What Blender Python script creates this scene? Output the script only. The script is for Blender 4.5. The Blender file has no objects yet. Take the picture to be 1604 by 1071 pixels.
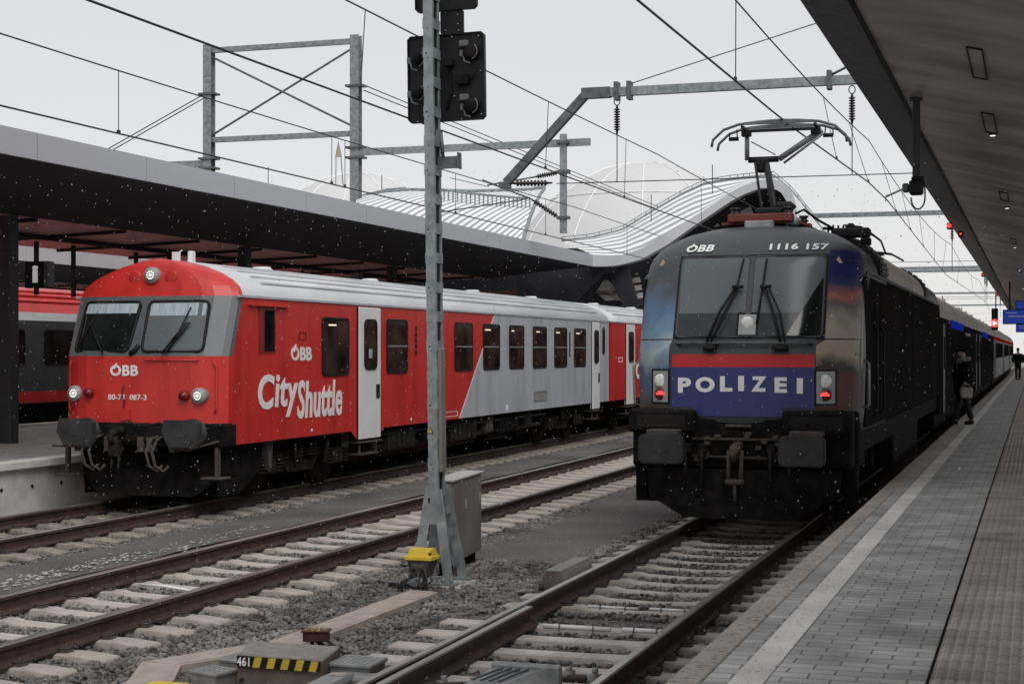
import bpy, math, random
import numpy as np
from math import sin, cos, pi, radians
random.seed(7); rng = np.random.default_rng(7)
sc = bpy.context.scene; col = sc.collection

# ---------------------------------------------------------------- camera
TH = math.atan(820/2500); CC, SS, EYE = cos(TH), sin(TH), 2.24
cd = bpy.data.cameras.new('camera'); cam = bpy.data.objects.new('camera', cd); col.objects.link(cam)
cam.location = (0, 0, EYE); cam.rotation_euler = (radians(90), 0, TH)
cd.sensor_width = 36; cd.lens = 2500*36/1604; cd.shift_y = 14.5/1604; cd.clip_end = 2000; cd.clip_start = .1
sc.camera = cam
# ---------------------------------------------------------------- overcast sky and weak sun
SUN_EL, SUN_AZ = radians(46), radians(142)
w = bpy.data.worlds.new('World'); sc.world = w; w.use_nodes = True
nt = w.node_tree; nt.nodes.clear()
def N(t, **k):
    n = nt.nodes.new(t)
    for a, b in k.items(): setattr(n, a, b)
    return n
sky = N('ShaderNodeTexSky', sky_type='NISHITA', sun_disc=False, sun_elevation=SUN_EL, sun_rotation=SUN_AZ)
b1 = N('ShaderNodeBackground'); b1.inputs[1].default_value = .006
b2 = N('ShaderNodeBackground'); b2.inputs[1].default_value = 1.0
tc = N('ShaderNodeTexCoord'); sp = N('ShaderNodeSeparateXYZ'); rp = N('ShaderNodeValToRGB')
mp = N('ShaderNodeMapping'); mp.inputs['Scale'].default_value = (1, 1, 3)
nz = N('ShaderNodeTexNoise'); nz.inputs['Scale'].default_value = 1.6; nz.inputs['Detail'].default_value = 4
add = N('ShaderNodeMath', operation='MULTIPLY_ADD'); add.inputs[1].default_value = .10; 
rp.color_ramp.elements[0].position = 0.0; rp.color_ramp.elements[0].color = (.67, .662, .66, 1)
rp.color_ramp.elements[1].position = .42; rp.color_ramp.elements[1].color = (.555, .555, .565, 1)
ash = N('ShaderNodeAddShader'); out = N('ShaderNodeOutputWorld')
L = nt.links.new
L(tc.outputs['Generated'], sp.inputs[0]); L(tc.outputs['Generated'], mp.inputs[0]); L(mp.outputs[0], nz.inputs['Vector'])
L(nz.outputs['Fac'], add.inputs[0]); L(sp.outputs['Z'], add.inputs[2]); L(add.outputs[0], rp.inputs[0])
L(rp.outputs[0], b2.inputs[0]); L(sky.outputs[0], b1.inputs[0]); L(b1.outputs[0], ash.inputs[0]); L(b2.outputs[0], ash.inputs[1]); L(ash.outputs[0], out.inputs[0])
sd = bpy.data.lights.new('sun', 'SUN'); sd.energy = 1.5; sd.angle = radians(40); sd.color = (1, .97, .93)
sun = bpy.data.objects.new('sun', sd); col.objects.link(sun); sun.rotation_euler = (radians(90)-SUN_EL, 0, radians(38))
sc.view_settings.view_transform = 'Standard'; sc.view_settings.look = 'None'; sc.view_settings.exposure = .25; sc.view_settings.gamma = 1

# ---------------------------------------------------------------- helpers
MATS = {}
def mat(name, c, rough=.6, metal=0, var=.15, scale=6, bump=0, bscale=None, c2=None, stretch=(1, 1, 1), spec=.5, coat=0, emit=0, detail=6, lo=.3, hi=.7):
    m = bpy.data.materials.new(name); m.use_nodes = True; t = m.node_tree; p = t.nodes['Principled BSDF']
    p.inputs['Roughness'].default_value = rough; p.inputs['Metallic'].default_value = metal
    p.inputs['Specular IOR Level'].default_value = spec; p.inputs['Coat Weight'].default_value = coat
    tc = t.nodes.new('ShaderNodeTexCoord'); mp = t.nodes.new('ShaderNodeMapping'); mp.inputs['Scale'].default_value = stretch
    nz = t.nodes.new('ShaderNodeTexNoise'); nz.inputs['Scale'].default_value = scale; nz.inputs['Detail'].default_value = detail
    r = t.nodes.new('ShaderNodeValToRGB'); r.color_ramp.elements[0].position = lo; r.color_ramp.elements[1].position = hi
    if c2 is None: c2 = tuple(min(1, x*(1+var)) for x in c[:3]); c1 = tuple(x*(1-var) for x in c[:3])
    else: c1 = c
    r.color_ramp.elements[0].color = (*c1, 1); r.color_ramp.elements[1].color = (*c2, 1)
    t.links.new(tc.outputs['Object'], mp.inputs[0]); t.links.new(mp.outputs[0], nz.inputs['Vector'])
    t.links.new(nz.outputs['Fac'], r.inputs[0]); t.links.new(r.outputs[0], p.inputs['Base Color'])
    rr = t.nodes.new('ShaderNodeMapRange'); rr.inputs['To Min'].default_value = max(.02, rough-.08); rr.inputs['To Max'].default_value = min(1, rough+.1)
    t.links.new(nz.outputs['Fac'], rr.inputs[0]); t.links.new(rr.outputs[0], p.inputs['Roughness'])
    if bump:
        n2 = t.nodes.new('ShaderNodeTexNoise'); n2.inputs['Scale'].default_value = bscale or scale*5; n2.inputs['Detail'].default_value = 4
        bp = t.nodes.new('ShaderNodeBump'); bp.inputs['Strength'].default_value = bump; bp.inputs['Distance'].default_value = .02
        t.links.new(mp.outputs[0], n2.inputs['Vector']); t.links.new(n2.outputs['Fac'], bp.inputs['Height']); t.links.new(bp.outputs[0], p.inputs['Normal'])
    if emit: p.inputs['Emission Color'].default_value = (*c[:3], 1); p.inputs['Emission Strength'].default_value = emit
    MATS[name] = m; return m
def nodes(m):
    t = m.node_tree
    def mk(ty, ins=None, **k):
        n = t.nodes.new(ty)
        for a, b in k.items(): setattr(n, a, b)
        for a, b in (ins or {}).items():
            if isinstance(b, bpy.types.NodeSocket): t.links.new(b, n.inputs[a])
            else: n.inputs[a].default_value = b
        return n
    return t, mk

class MB:
    def __init__(s): s.v = []; s.f = []; s.m = []; s.sm = []; s.cur = 0; s.uv = None
    def add(s, vs, fs, smooth=False):
        o = len(s.v); s.v += [tuple(p) for p in vs]
        for f in fs: s.f.append([i+o for i in f]); s.m.append(s.cur); s.sm.append(smooth)
        return s
    def box(s, x0, x1, y0, y1, z0, z1, rot=None, piv=None, bev=0):
        if x0 > x1: x0, x1 = x1, x0
        if y0 > y1: y0, y1 = y1, y0
        if z0 > z1: z0, z1 = z1, z0
        if bev:
            b = min(bev, (x1-x0)/2.1, (y1-y0)/2.1, (z1-z0)/2.1)
            pts = [(x0+b, y0), (x1-b, y0), (x1, y0+b), (x1, y1-b), (x1-b, y1), (x0+b, y1), (x0, y1-b), (x0, y0+b)]
            q = [(x0+b, y0+b), (x1-b, y0+b), (x1-b, y0+b), (x1-b, y1-b), (x1-b, y1-b), (x0+b, y1-b), (x0+b, y1-b), (x0+b, y0+b)]
            vs = [(*p, z0) for p in q]+[(*p, z0+b) for p in pts]+[(*p, z1-b) for p in pts]+[(*p, z1) for p in q]
            fs = [tuple(range(7, -1, -1)), tuple(range(24, 32))]
            for k in range(3):
                for i in range(8): j = (i+1) % 8; fs.append((k*8+i, k*8+j, k*8+8+j, k*8+8+i))
        else:
            vs = [(x0, y0, z0), (x1, y0, z0), (x1, y1, z0), (x0, y1, z0), (x0, y0, z1), (x1, y0, z1), (x1, y1, z1), (x0, y1, z1)]
            fs = [(3, 2, 1, 0), (4, 5, 6, 7), (0, 1, 5, 4), (1, 2, 6, 5), (2, 3, 7, 6), (3, 0, 4, 7)]
        if rot:
            import mathutils
            R = mathutils.Euler(rot).to_matrix(); P = mathutils.Vector(piv or ((x0+x1)/2, (y0+y1)/2, (z0+z1)/2))
            vs = [tuple(R @ (mathutils.Vector(v)-P)+P) for v in vs]
        return s.add(vs, fs)
    def bar(s, a, b, w, h=None, up=(0, 0, 1)):       # rectangular bar between two points
        import mathutils
        h = h or w; a = mathutils.Vector(a); b = mathutils.Vector(b); d = (b-a).normalized(); u = mathutils.Vector(up)
        if abs(d.dot(u)) > .95: u = mathutils.Vector((0, 1, 0))
        r = d.cross(u).normalized(); u = r.cross(d)
        vs = [p+r*i*w/2+u*j*h/2 for p in (a, b) for i, j in ((-1, -1), (1, -1), (1, 1), (-1, 1))]
        return s.add(vs, [(0, 1, 2, 3), (7, 6, 5, 4), (0, 4, 5, 1), (1, 5, 6, 2), (2, 6, 7, 3), (3, 7, 4, 0)])
    def tube(s, pts, r, n=6, caps=True):
        import mathutils
        V = mathutils.Vector; pts = [V(p) for p in pts]; rs = r if isinstance(r, (list, tuple)) else [r]*len(pts)
        vs = []; prev = None
        for i, p in enumerate(pts):
            d = (pts[min(i+1, len(pts)-1)]-pts[max(i-1, 0)]).normalized()
            if prev is None:
                u = V((0, 0, 1)) if abs(d.z) < .9 else V((0, 1, 0)); a = d.cross(u).normalized()
            else: a = (prev-d*prev.dot(d)).normalized()
            prev = a; b = d.cross(a)
            vs += [p+(a*cos(2*pi*k/n)+b*sin(2*pi*k/n))*rs[i] for k in range(n)]
        fs = [(i*n+k, i*n+(k+1) % n, (i+1)*n+(k+1) % n, (i+1)*n+k) for i in range(len(pts)-1) for k in range(n)]
        if caps: fs += [tuple(range(n-1, -1, -1)), tuple(range((len(pts)-1)*n, len(pts)*n))]
        return s.add(vs, fs, n > 5)
    def cyl(s, c, r, h, ax='z', n=20, r2=None):
        d = {'x': (h, 0, 0), 'y': (0, h, 0), 'z': (0, 0, h)}[ax]; b = tuple(c[i]+d[i] for i in range(3))
        return s.tube([c, b], [r, r if r2 is None else r2], n)
    def prism(s, pts, ax, d0, d1):                   # polygon extruded along an axis
        n = len(pts)
        def P(p, d): return {'x': (d, p[0], p[1]), 'y': (p[0], d, p[1]), 'z': (p[0], p[1], d)}[ax]
        vs = [P(p, d0) for p in pts]+[P(p, d1) for p in pts]
        return s.add(vs, [tuple(range(n-1, -1, -1)), tuple(range(n, 2*n))]+[(i, (i+1) % n, n+(i+1) % n, n+i) for i in range(n)])
    def ring(s, outer, inner, ax, d0, d1):
        n = len(outer)
        def P(p, d): return {'x': (d, p[0], p[1]), 'y': (p[0], d, p[1]), 'z': (p[0], p[1], d)}[ax]
        vs = [P(p, d) for d in (d0, d1) for q in (outer, inner) for p in q]
        fs = []
        for i in range(n):
            j = (i+1) % n
            fs += [(i, j, n+j, n+i), (2*n+i, 3*n+i, 3*n+j, 2*n+j), (i, 2*n+i, 2*n+j, j), (n+i, n+j, 3*n+j, 3*n+i)]
        return s.add(vs, fs)
    def grid(s, rows, smooth=True, closed=False):
        n = len(rows[0]); vs = [p for r in rows for p in r]
        return s.add(vs, [(i*n+k, i*n+(k+1) % n, (i+1)*n+(k+1) % n, (i+1)*n+k) for i in range(len(rows)-1) for k in range(n if closed else n-1)], smooth)
    def build(s, name, mats, parent=None, shade=None):
        me = bpy.data.meshes.new(name); me.from_pydata(s.v, [], s.f)
        if not isinstance(mats, (list, tuple)): mats = [mats]
        for m in mats: me.materials.append(m if not isinstance(m, str) else MATS[m])
        me.polygons.foreach_set('material_index', s.m); me.polygons.foreach_set('use_smooth', s.sm)
        if s.uv:
            l = me.uv_layers.new(name='UVMap')
            for lp in me.loops: l.data[lp.index].uv = s.uv[lp.vertex_index]
        me.update(); o = bpy.data.objects.new(name, me); col.objects.link(o)
        if parent: o.parent = parent
        return o
def rrect(cx, cy, w, h, r, n=4):
    P = []
    for sx, sy, a0 in ((1, 1, 0), (-1, 1, 90), (-1, -1, 180), (1, -1, 270)):
        for k in range(n+1):
            a = radians(a0+90*k/n); P.append((cx+sx*(w/2-r)+r*cos(a), cy+sy*(h/2-r)+r*sin(a)))
    return P
def tag(o, label=None, cat=None, group=None, kind=None):
    if label: o['label'] = label
    if cat: o['category'] = cat
    if group: o['group'] = group
    if kind: o['kind'] = kind
    return o
def thing(name, loc, label, cat, group=None, rz=0):
    o = bpy.data.objects.new(name, None); col.objects.link(o); o.location = loc; o.rotation_euler.z = rz; o.empty_display_size = .2
    return tag(o, label, cat, group)
def copy_tree(o, parent=None):
    c = o.copy(); col.objects.link(c); c.parent = parent
    for ch in KIDS(o): copy_tree(ch, c)
    return c
def KIDS(o): return [x for x in bpy.data.objects if x.parent is o]
def dup(o, loc, label=None, group=None, rz=None):
    c = copy_tree(o); c.location = loc
    if rz is not None: c.rotation_euler.z = rz
    if label: c['label'] = label
    if group: c['group'] = group
    return c
def single(name, mb, mats, label, cat, group=None, kind=None):
    return tag(mb.build(name, mats), label, cat, group, kind)
def pY(px, py, Y):                                    # sight lines used while surveying: point on the plane Y
    k = (px-802)/2500; X = -Y*(SS-k*CC)/(CC+k*SS); w_ = -X*SS+Y*CC; return X, EYE+(550-py)*w_/2500
def pX(px, py, X):
    k = (px-802)/2500; Y = -X*(CC+k*SS)/(SS-k*CC); w_ = -X*SS+Y*CC; return Y, EYE+(550-py)*w_/2500
def lerp(tab, z):
    if z <= tab[0][0]: return tab[0][1]
    for (a, b), (c, d) in zip(tab, tab[1:]):
        if z <= c: return b+(d-b)*(z-a)/(c-a)
    return tab[-1][1]
def text_mesh(s, bold=.02, shear=0, sx=1):
    cu = bpy.data.curves.new('t', 'FONT'); cu.body = s; cu.size = 1; cu.offset = bold; cu.extrude = .004; cu.shear = shear; cu.resolution_u = 4; cu.space_character = 1+bold*2.5
    o = bpy.data.objects.new('t', cu); col.objects.link(o); bpy.context.view_layer.update()
    me = bpy.data.meshes.new_from_object(o.evaluated_get(bpy.context.evaluated_depsgraph_get()))
    vs = [tuple(v.co) for v in me.vertices]; fs = [tuple(p.vertices) for p in me.polygons]
    bpy.data.objects.remove(o); bpy.data.curves.remove(cu); bpy.data.meshes.remove(me)
    return vs, fs
def lettering(name, s, fn, x0, x1, z0, z1, m, parent, bold=.02, shear=0):
    """letters fitted into the box x0..x1, z0..z1; fn(x, z, d) gives the point on the surface, d metres proud"""
    vs, fs = text_mesh(s, bold, shear); X = [v[0] for v in vs]; Z = [v[1] for v in vs]; a, b, c, d = min(X), max(X), min(Z), max(Z)
    mb = MB(); mb.add([fn(x0+(v[0]-a)/(b-a)*(x1-x0), z0+(v[1]-c)/(d-c)*(z1-z0), .012 if v[2] > 0 else .004) for v in vs], fs)
    return mb.build(name, m, parent)

# ---------------------------------------------------------------- materials
mat('wall_concrete', (.60, .58, .54), .85, var=.18, scale=3, bump=.3)
mat('concrete', (.42, .40, .375), .85, var=.28, scale=4, bump=.3)
mat('sleeper', (.30, .255, .22), .9, c2=(.54, .50, .46), scale=2.8, bump=.15, bscale=60)
mat('sleeper_dirty', (.17, .14, .12), .9, c2=(.34, .30, .26), scale=5, bump=.35, bscale=60)
mat('sleeper_brown', (.26, .19, .16), .9, c2=(.70, .66, .62), scale=2.2, bump=.35, bscale=60)
mat('rust', (.030, .018, .015), .8, c2=(.082, .043, .033), scale=9, bump=.3)
mat('rail_top', (.34, .32, .30), .30, metal=.7, var=.3, scale=5, stretch=(1, .1, 1))
mat('clip', (.03, .025, .022), .8, c2=(.09, .075, .065), scale=30)
mat('galv', (.17, .19, .20), .55, metal=.35, c2=(.32, .345, .355), scale=9, detail=9)
mat('galv_dark', (.07, .078, .083), .6, metal=.3, c2=(.15, .16, .165), scale=7, detail=9)
mat('black', (.008, .008, .009), .5, var=.4, scale=7, spec=.25)
mat('black_matt', (.006, .006, .007), .75, c2=(.020, .018, .017), scale=6, bump=.2, spec=.04)
mat('grime', (.007, .0065, .006), .8, c2=(.030, .026, .023), scale=9, bump=.3, spec=.15)
mat('buffer_face', (.022, .022, .023), .55, c2=(.05, .049, .05), scale=5, bump=.1, spec=.3)
mat('glass_dull', (.012, .012, .014), .6, c2=(.022, .022, .022), scale=1, spec=0)
mat('wire', (.03, .032, .033), .6, metal=.3, var=.1)
mat('insulator', (.02, .016, .015), .3, var=.2)
mat('red_paint', (.40, .018, .014), .38, c2=(.56, .028, .022), scale=2.2, coat=.06, stretch=(1.5, 1.5, .35), detail=9, lo=.22, hi=.55)
mat('red_dark', (.22, .014, .012), .4, var=.15)
mat('cab_grey', (.092, .106, .114), .4, var=.08, coat=.05)
mat('side_grey', (.34, .355, .38), .4, c2=(.44, .46, .495), scale=2.2, coat=.06, stretch=(1.5, 1.5, .35), detail=9, lo=.22, hi=.55)
mat('door_white', (.72, .73, .74), .4, var=.04, scale=2)
mat('roof_white', (.50, .52, .54), .5, c2=(.72, .74, .75), scale=1.2, stretch=(3, .4, 1))
mat('glass', (.008, .008, .008), .06, c2=(.075, .042, .034), scale=2.0, spec=.6, detail=3)
mat('glass_cab', (.105, .125, .13), .16, c2=(.12, .14, .145), scale=.8, spec=.25)
mat('glass_low', (.040, .047, .05), .16, var=.15, spec=.25)
mat('glass_deep', (.004, .005, .005), .07, c2=(.02, .022, .022), scale=2.5, spec=.5)
mat('curtain', (.25, .32, .36), .8, c2=(.42, .50, .54), scale=6, stretch=(6, 1, .5))
mat('white', (.80, .80, .80), .5, var=.03)
mat('letter_white', (.78, .78, .78), .5, var=.03)
mat('loco_grey', (.052, .057, .060), .48, var=.14, scale=1.2, coat=.04, spec=.4)
mat('loco_black', (.022, .021, .021), .6, c2=(.027, .025, .024), scale=.8, spec=0)
mat('loco_red', (.50, .03, .03), .4, var=.05, coat=.05, spec=.3)
mat('loco_blue', (.024, .030, .15), .32, c2=(.032, .040, .18), scale=1.0, coat=.1, spec=.35)
mat('roof_tan', (.34, .31, .275), .55, c2=(.52, .48, .43), scale=2, stretch=(1, .4, 1))
mat('pan_red', (.13, .022, .016), .6, var=.3)
mat('lamp_glass', (.75, .76, .74), .15, var=.2, scale=25)
mat('lamp_body', (.30, .31, .31), .4, var=.1)
mat('chrome', (.6, .6, .6), .25, metal=.9, var=.1)
mat('lit_white', (1, .98, .93), .4, var=.02, emit=1.2)
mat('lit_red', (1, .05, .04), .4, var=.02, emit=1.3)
mat('dark_red_lens', (.10, .008, .008), .2, var=.1)
mat('fascia', (.40, .41, .44), .5, var=.05, scale=.8, stretch=(1, .2, 1))
mat('fascia_light', (.50, .51, .53), .5, var=.05, scale=.8)
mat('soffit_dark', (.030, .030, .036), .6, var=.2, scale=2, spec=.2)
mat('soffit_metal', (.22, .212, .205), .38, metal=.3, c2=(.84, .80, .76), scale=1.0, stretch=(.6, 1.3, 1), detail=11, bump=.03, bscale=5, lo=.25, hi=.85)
mat('soffit_red', (.62, .20, .18), .35, metal=.2, c2=(.95, .68, .62), scale=1.3, stretch=(.3, 4, 1), detail=8)  # reflection of the red train painted into the soffit colour
mat('column', (.022, .023, .027), .55, var=.25, scale=3)
mat('membrane', (.62, .625, .63), .7, var=.03, scale=.3)
mat('seam', (.80, .80, .80), .6, var=.02)
mat('yellow', (.62, .43, .02), .5, c2=(.75, .55, .04), scale=14)
mat('stripe_yellow', (.55, .38, .03), .6, var=.1)
mat('box_brown', (.085, .055, .042), .75, c2=(.17, .14, .12), scale=5, bump=.3)
mat('box_top', (.20, .185, .17), .8, c2=(.30, .275, .25), scale=12)
mat('box_rust', (.06, .018, .014), .7, var=.4, scale=10)
mat('cast_grey', (.20, .205, .205), .5, metal=.2, c2=(.34, .345, .345), scale=9, bump=.2)
mat('cabinet', (.16, .145, .135), .55, metal=.2, c2=(.23, .215, .20), scale=2)
mat('cabinet_top', (.40, .38, .36), .6, var=.12)
mat('trough', (.33, .275, .235), .9, c2=(.46, .40, .35), scale=6, bump=.25, bscale=70)
mat('rubber', (.012, .012, .013), .6, var=.1)
mat('sign_white', (.8, .8, .8), .5, var=.02, emit=.25)  # slight glow added to brighten the info sign letter
mat('island_top', (.22, .22, .215), .85, c2=(.34, .335, .32), scale=2, bump=.1)
mat('sign_blue', (.015, .045, .35), .4, var=.05, emit=.35)
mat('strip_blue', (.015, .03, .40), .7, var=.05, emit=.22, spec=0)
mat('strip_red', (.60, .015, .012), .7, var=.05, spec=0)
mat('wood_tan', (.42, .34, .27), .7, var=.2)
mat('far_grey', (.055, .058, .062), .5, var=.15)
mat('snow', (.60, .61, .63), .9, var=.05)
mat('old_snow', (.42, .43, .44), .9, var=.3, scale=20)
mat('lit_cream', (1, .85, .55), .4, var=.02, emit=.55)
mat('coat', (.006, .006, .007), .8, var=.3, spec=.1); mat('jeans', (.010, .011, .014), .8, var=.3)
mat('skin', (.42, .27, .20), .6, var=.05); mat('fur', (.22, .20, .17), .9, var=.4, scale=60); mat('bag', (.30, .28, .27), .7, var=.2)
# painted art on the loco corner posts: soft clouds
def art(name, stops, scale=2.2):
    m = mat(name, (.1, .1, .1), .45, coat=.02, spec=.35); t, mk = nodes(m); p = t.nodes['Principled BSDF']
    tcn = mk('ShaderNodeTexCoord'); sx = mk('ShaderNodeSeparateXYZ', {0: tcn.outputs['Object']})
    nz = mk('ShaderNodeTexNoise', {'Vector': tcn.outputs['Object'], 'Scale': scale, 'Detail': 5.})
    a = mk('ShaderNodeMath', {0: nz.outputs['Fac'], 1: .9, 2: sx.outputs['Z']}, operation='MULTIPLY_ADD')
    mr = mk('ShaderNodeMapRange', {0: a.outputs[0], 1: 1.9, 2: 4.3})
    r = mk('ShaderNodeValToRGB', {0: mr.outputs[0]}); e = r.color_ramp.elements
    while len(e) < len(stops): e.new(.5)
    for i, (q, c) in enumerate(stops): e[i].position = q; e[i].color = (*c, 1)
    t.links.new(r.outputs[0], p.inputs['Base Color'])
art('art_sky', [(0, (.07, .05, .04)), (.12, (.08, .11, .14)), (.22, (.08, .14, .23)), (.32, (.32, .40, .45)), (.42, (.14, .24, .33)), (.55, (.08, .15, .27)), (.64, (.08, .11, .16)), (.72, (.055, .06, .063))])
art('art_smoke', [(0, (.06, .03, .02)), (.15, (.10, .03, .02)), (.22, (.03, .03, .035)), (.30, (.34, .27, .20)), (.44, (.36, .31, .26)), (.53, (.11, .11, .12)), (.60, (.36, .13, .10)), (.68, (.04, .04, .10)), (.74, (.012, .018, .11)), (1, (.008, .01, .05))], 1.6)
# ballast ground
def rock(name, c1, c2, scale, strength, rough=.9):
    m = mat(name, c1, rough); t, mk = nodes(m); p = t.nodes['Principled BSDF']
    tcn = mk('ShaderNodeTexCoord'); vo = mk('ShaderNodeTexVoronoi', {'Vector': tcn.outputs['Object'], 'Scale': scale})
    hs = mk('ShaderNodeSeparateColor', {0: vo.outputs['Color']}); r = mk('ShaderNodeValToRGB', {0: hs.outputs[0]})
    r.color_ramp.elements[0].color = (*c1, 1); r.color_ramp.elements[1].color = (*c2, 1)
    nz = mk('ShaderNodeTexNoise', {'Vector': tcn.outputs['Object'], 'Scale': .7, 'Detail': 8.}); 
    mr = mk('ShaderNodeMapRange', {0: nz.outputs['Fac'], 1: .3, 2: .7, 3: .65, 4: 1.35})
    mx = mk('ShaderNodeVectorMath', {0: r.outputs[0], 1: mr.outputs[0]}, operation='MULTIPLY')
    bp = mk('ShaderNodeBump', {'Height': vo.outputs['Distance'], 'Strength': strength, 'Distance': .04}, invert=True)
    t.links.new(mx.outputs[0], p.inputs['Base Color']); t.links.new(bp.outputs[0], p.inputs['Normal'])
rock('ballast', (.055, .050, .046), (.22, .20, .185), 24, 1.)
rock('fines', (.085, .081, .077), (.165, .158, .15), 55, .5)
rock('stone', (.075, .070, .066), (.27, .25, .23), 9, .3)
def pavers(name, base, w_, h_, groove, line, stagger=.5, tact=False):
    m = mat(name, base, .62); t, mk = nodes(m); p = t.nodes['Principled BSDF']
    tcn = mk('ShaderNodeTexCoord'); br = mk('ShaderNodeTexBrick', {'Vector': tcn.outputs['Object'], 'Scale': 1., 'Mortar Size': groove, 'Mortar Smooth': .1, 'Brick Width': w_, 'Row Height': h_,
        'Color1': (*[x*.85 for x in base], 1), 'Color2': (*[x*1.15 for x in base], 1), 'Mortar': (*line, 1)}, offset=stagger)
    nz = mk('ShaderNodeTexNoise', {'Vector': tcn.outputs['Object'], 'Scale': 1.7, 'Detail': 9.}); mr = mk('ShaderNodeMapRange', {0: nz.outputs['Fac'], 1: .25, 2: .75, 3: .6, 4: 1.4})
    n2 = mk('ShaderNodeTexNoise', {'Vector': tcn.outputs['Object'], 'Scale': 60., 'Detail': 3.}); m2 = mk('ShaderNodeMapRange', {0: n2.outputs['Fac'], 1: .3, 2: .4, 3: .45, 4: 1.})
    mx = mk('ShaderNodeVectorMath', {0: br.outputs['Color'], 1: mr.outputs[0]}, operation='MULTIPLY'); my = mk('ShaderNodeVectorMath', {0: mx.outputs[0], 1: m2.outputs[0]}, operation='MULTIPLY')
    t.links.new(my.outputs[0], p.inputs['Base Color'])
    bp = mk('ShaderNodeBump', {'Height': br.outputs['Fac'], 'Strength': .5, 'Distance': .01}, invert=True); t.links.new(bp.outputs[0], p.inputs['Normal'])
pavers('paver', (.47, .465, .455), .25, .13, .006, (.16, .155, .15))
pavers('tactile', (.42, .385, .35), 30., .25, .006, (.09, .08, .07), 0)
def speckle(name, c, dark, scale, lo, hi):
    m = mat(name, c, .75); t, mk = nodes(m); p = t.nodes['Principled BSDF']; tcn = mk('ShaderNodeTexCoord')
    nz = mk('ShaderNodeTexNoise', {'Vector': tcn.outputs['Object'], 'Scale': scale, 'Detail': 4.}); r = mk('ShaderNodeValToRGB', {0: nz.outputs['Fac']}); e = r.color_ramp.elements
    e[0].position = lo; e[0].color = (*dark, 1); e[1].position = hi; e[1].color = (*c, 1)
    n2 = mk('ShaderNodeTexNoise', {'Vector': tcn.outputs['Object'], 'Scale': 1.3, 'Detail': 5.}); mr = mk('ShaderNodeMapRange', {0: n2.outputs['Fac'], 1: .3, 2: .7, 3: .75, 4: 1.12})
    mx = mk('ShaderNodeVectorMath', {0: r.outputs[0], 1: mr.outputs[0]}, operation='MULTIPLY'); t.links.new(mx.outputs[0], p.inputs['Base Color'])
speckle('line_white', (.90, .885, .85), (.14, .13, .125), 42, .31, .37)
speckle('edge_stone', (.50, .45, .40), (.13, .12, .11), 30, .30, .46)
speckle('patchy_snow', (.55, .56, .58), (.065, .062, .060), 14, .52, .60)
def slats(name, n, skew, ca, cb):
    m = mat(name, ca, .5); t, mk = nodes(m); p = t.nodes['Principled BSDF']; uv = mk('ShaderNodeUVMap'); sx = mk('ShaderNodeSeparateXYZ', {0: uv.outputs[0]})
    a = mk('ShaderNodeMath', {0: sx.outputs['Y'], 1: skew, 2: sx.outputs['X']}, operation='MULTIPLY_ADD'); b = mk('ShaderNodeMath', {0: a.outputs[0], 1: n}, operation='MULTIPLY')
    c = mk('ShaderNodeMath', {0: b.outputs[0]}, operation='FRACT'); r = mk('ShaderNodeValToRGB', {0: c.outputs[0]}); r.color_ramp.interpolation = 'CONSTANT'
    e = r.color_ramp.elements; e[0].color = (*ca, 1); e[1].position = .55; e[1].color = (*cb, 1); t.links.new(r.outputs[0], p.inputs['Base Color'])
slats('slats_left', 24, -.55, (.92, .93, .94), (.34, .35, .36))
slats('slats_right', 1, 1, (.92, .93, .94), (.34, .35, .36))
# ================================================================ ground, platforms
mb = MB(); mb.add([(-400, -30, -.238), (400, -30, -.238), (400, 900, -.238), (-400, 900, -.238)], [(0, 1, 2, 3)])
single('ground', mb, 'ballast', 'grey crushed stone ballast bed under all the tracks', 'ground', kind='structure')
def sheet(pts, z):
    m = MB(); m.add([(x, y, z) for x, y in pts], [tuple(range(len(pts)))]); return m
def wobble(x0, x1, y0, y1, a=.08, n=60):
    l = [(x0+random.uniform(-a, a), y0+(y1-y0)*i/n) for i in range(n+1)]; r = [(x1+random.uniform(-a, a), y0+(y1-y0)*i/n) for i in range(n+1)]
    return [(b[0], b[1]) for b in r]+l[::-1]
single('gravel_path', sheet(wobble(-11.05, -9.95, 5, 90), -.212), 'fines', 'dark strip of fine gravel between the red train track and the empty middle track', 'path', kind='structure')
single('gravel_path', sheet(wobble(-6.75, -5.15, 17.6, 90), -.212), 'fines', 'dark strip of fine gravel behind the signal mast, beside the police loco track', 'path', kind='structure')
mb = MB()
for (cx, cy, n, sx, sy) in ((-10.25, 15.3, 190, .13, 1.3), (-10.2, 13.6, 60, .16, .5), (-10.3, 19.5, 25, .1, .5), (-10.1, 17.5, 40, .12, .6), (-10.6, 12.6, 50, .3, .6)):
    for i in range(n):
        x, y = random.gauss(cx, sx), random.gauss(cy, sy)
        r = random.uniform(.01, .055)*.8; k = 7; a0 = random.random()*6
        pr = [(x+r*random.uniform(.5, 1.3)*cos(a0+2*pi*j/k)*.6, y+r*random.uniform(.5, 1.3)*sin(a0+2*pi*j/k)*1.3, -.206+.0001*i) for j in range(k)]
        mb.add(pr+[(x, y, -.199+.0001*i)], [(j, (j+1) % k, k) for j in range(k)])
single('snow_patch', mb, 'old_snow', 'thin patchy remains of snow on the dark gravel beside the middle track', 'snow', kind='stuff')
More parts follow.
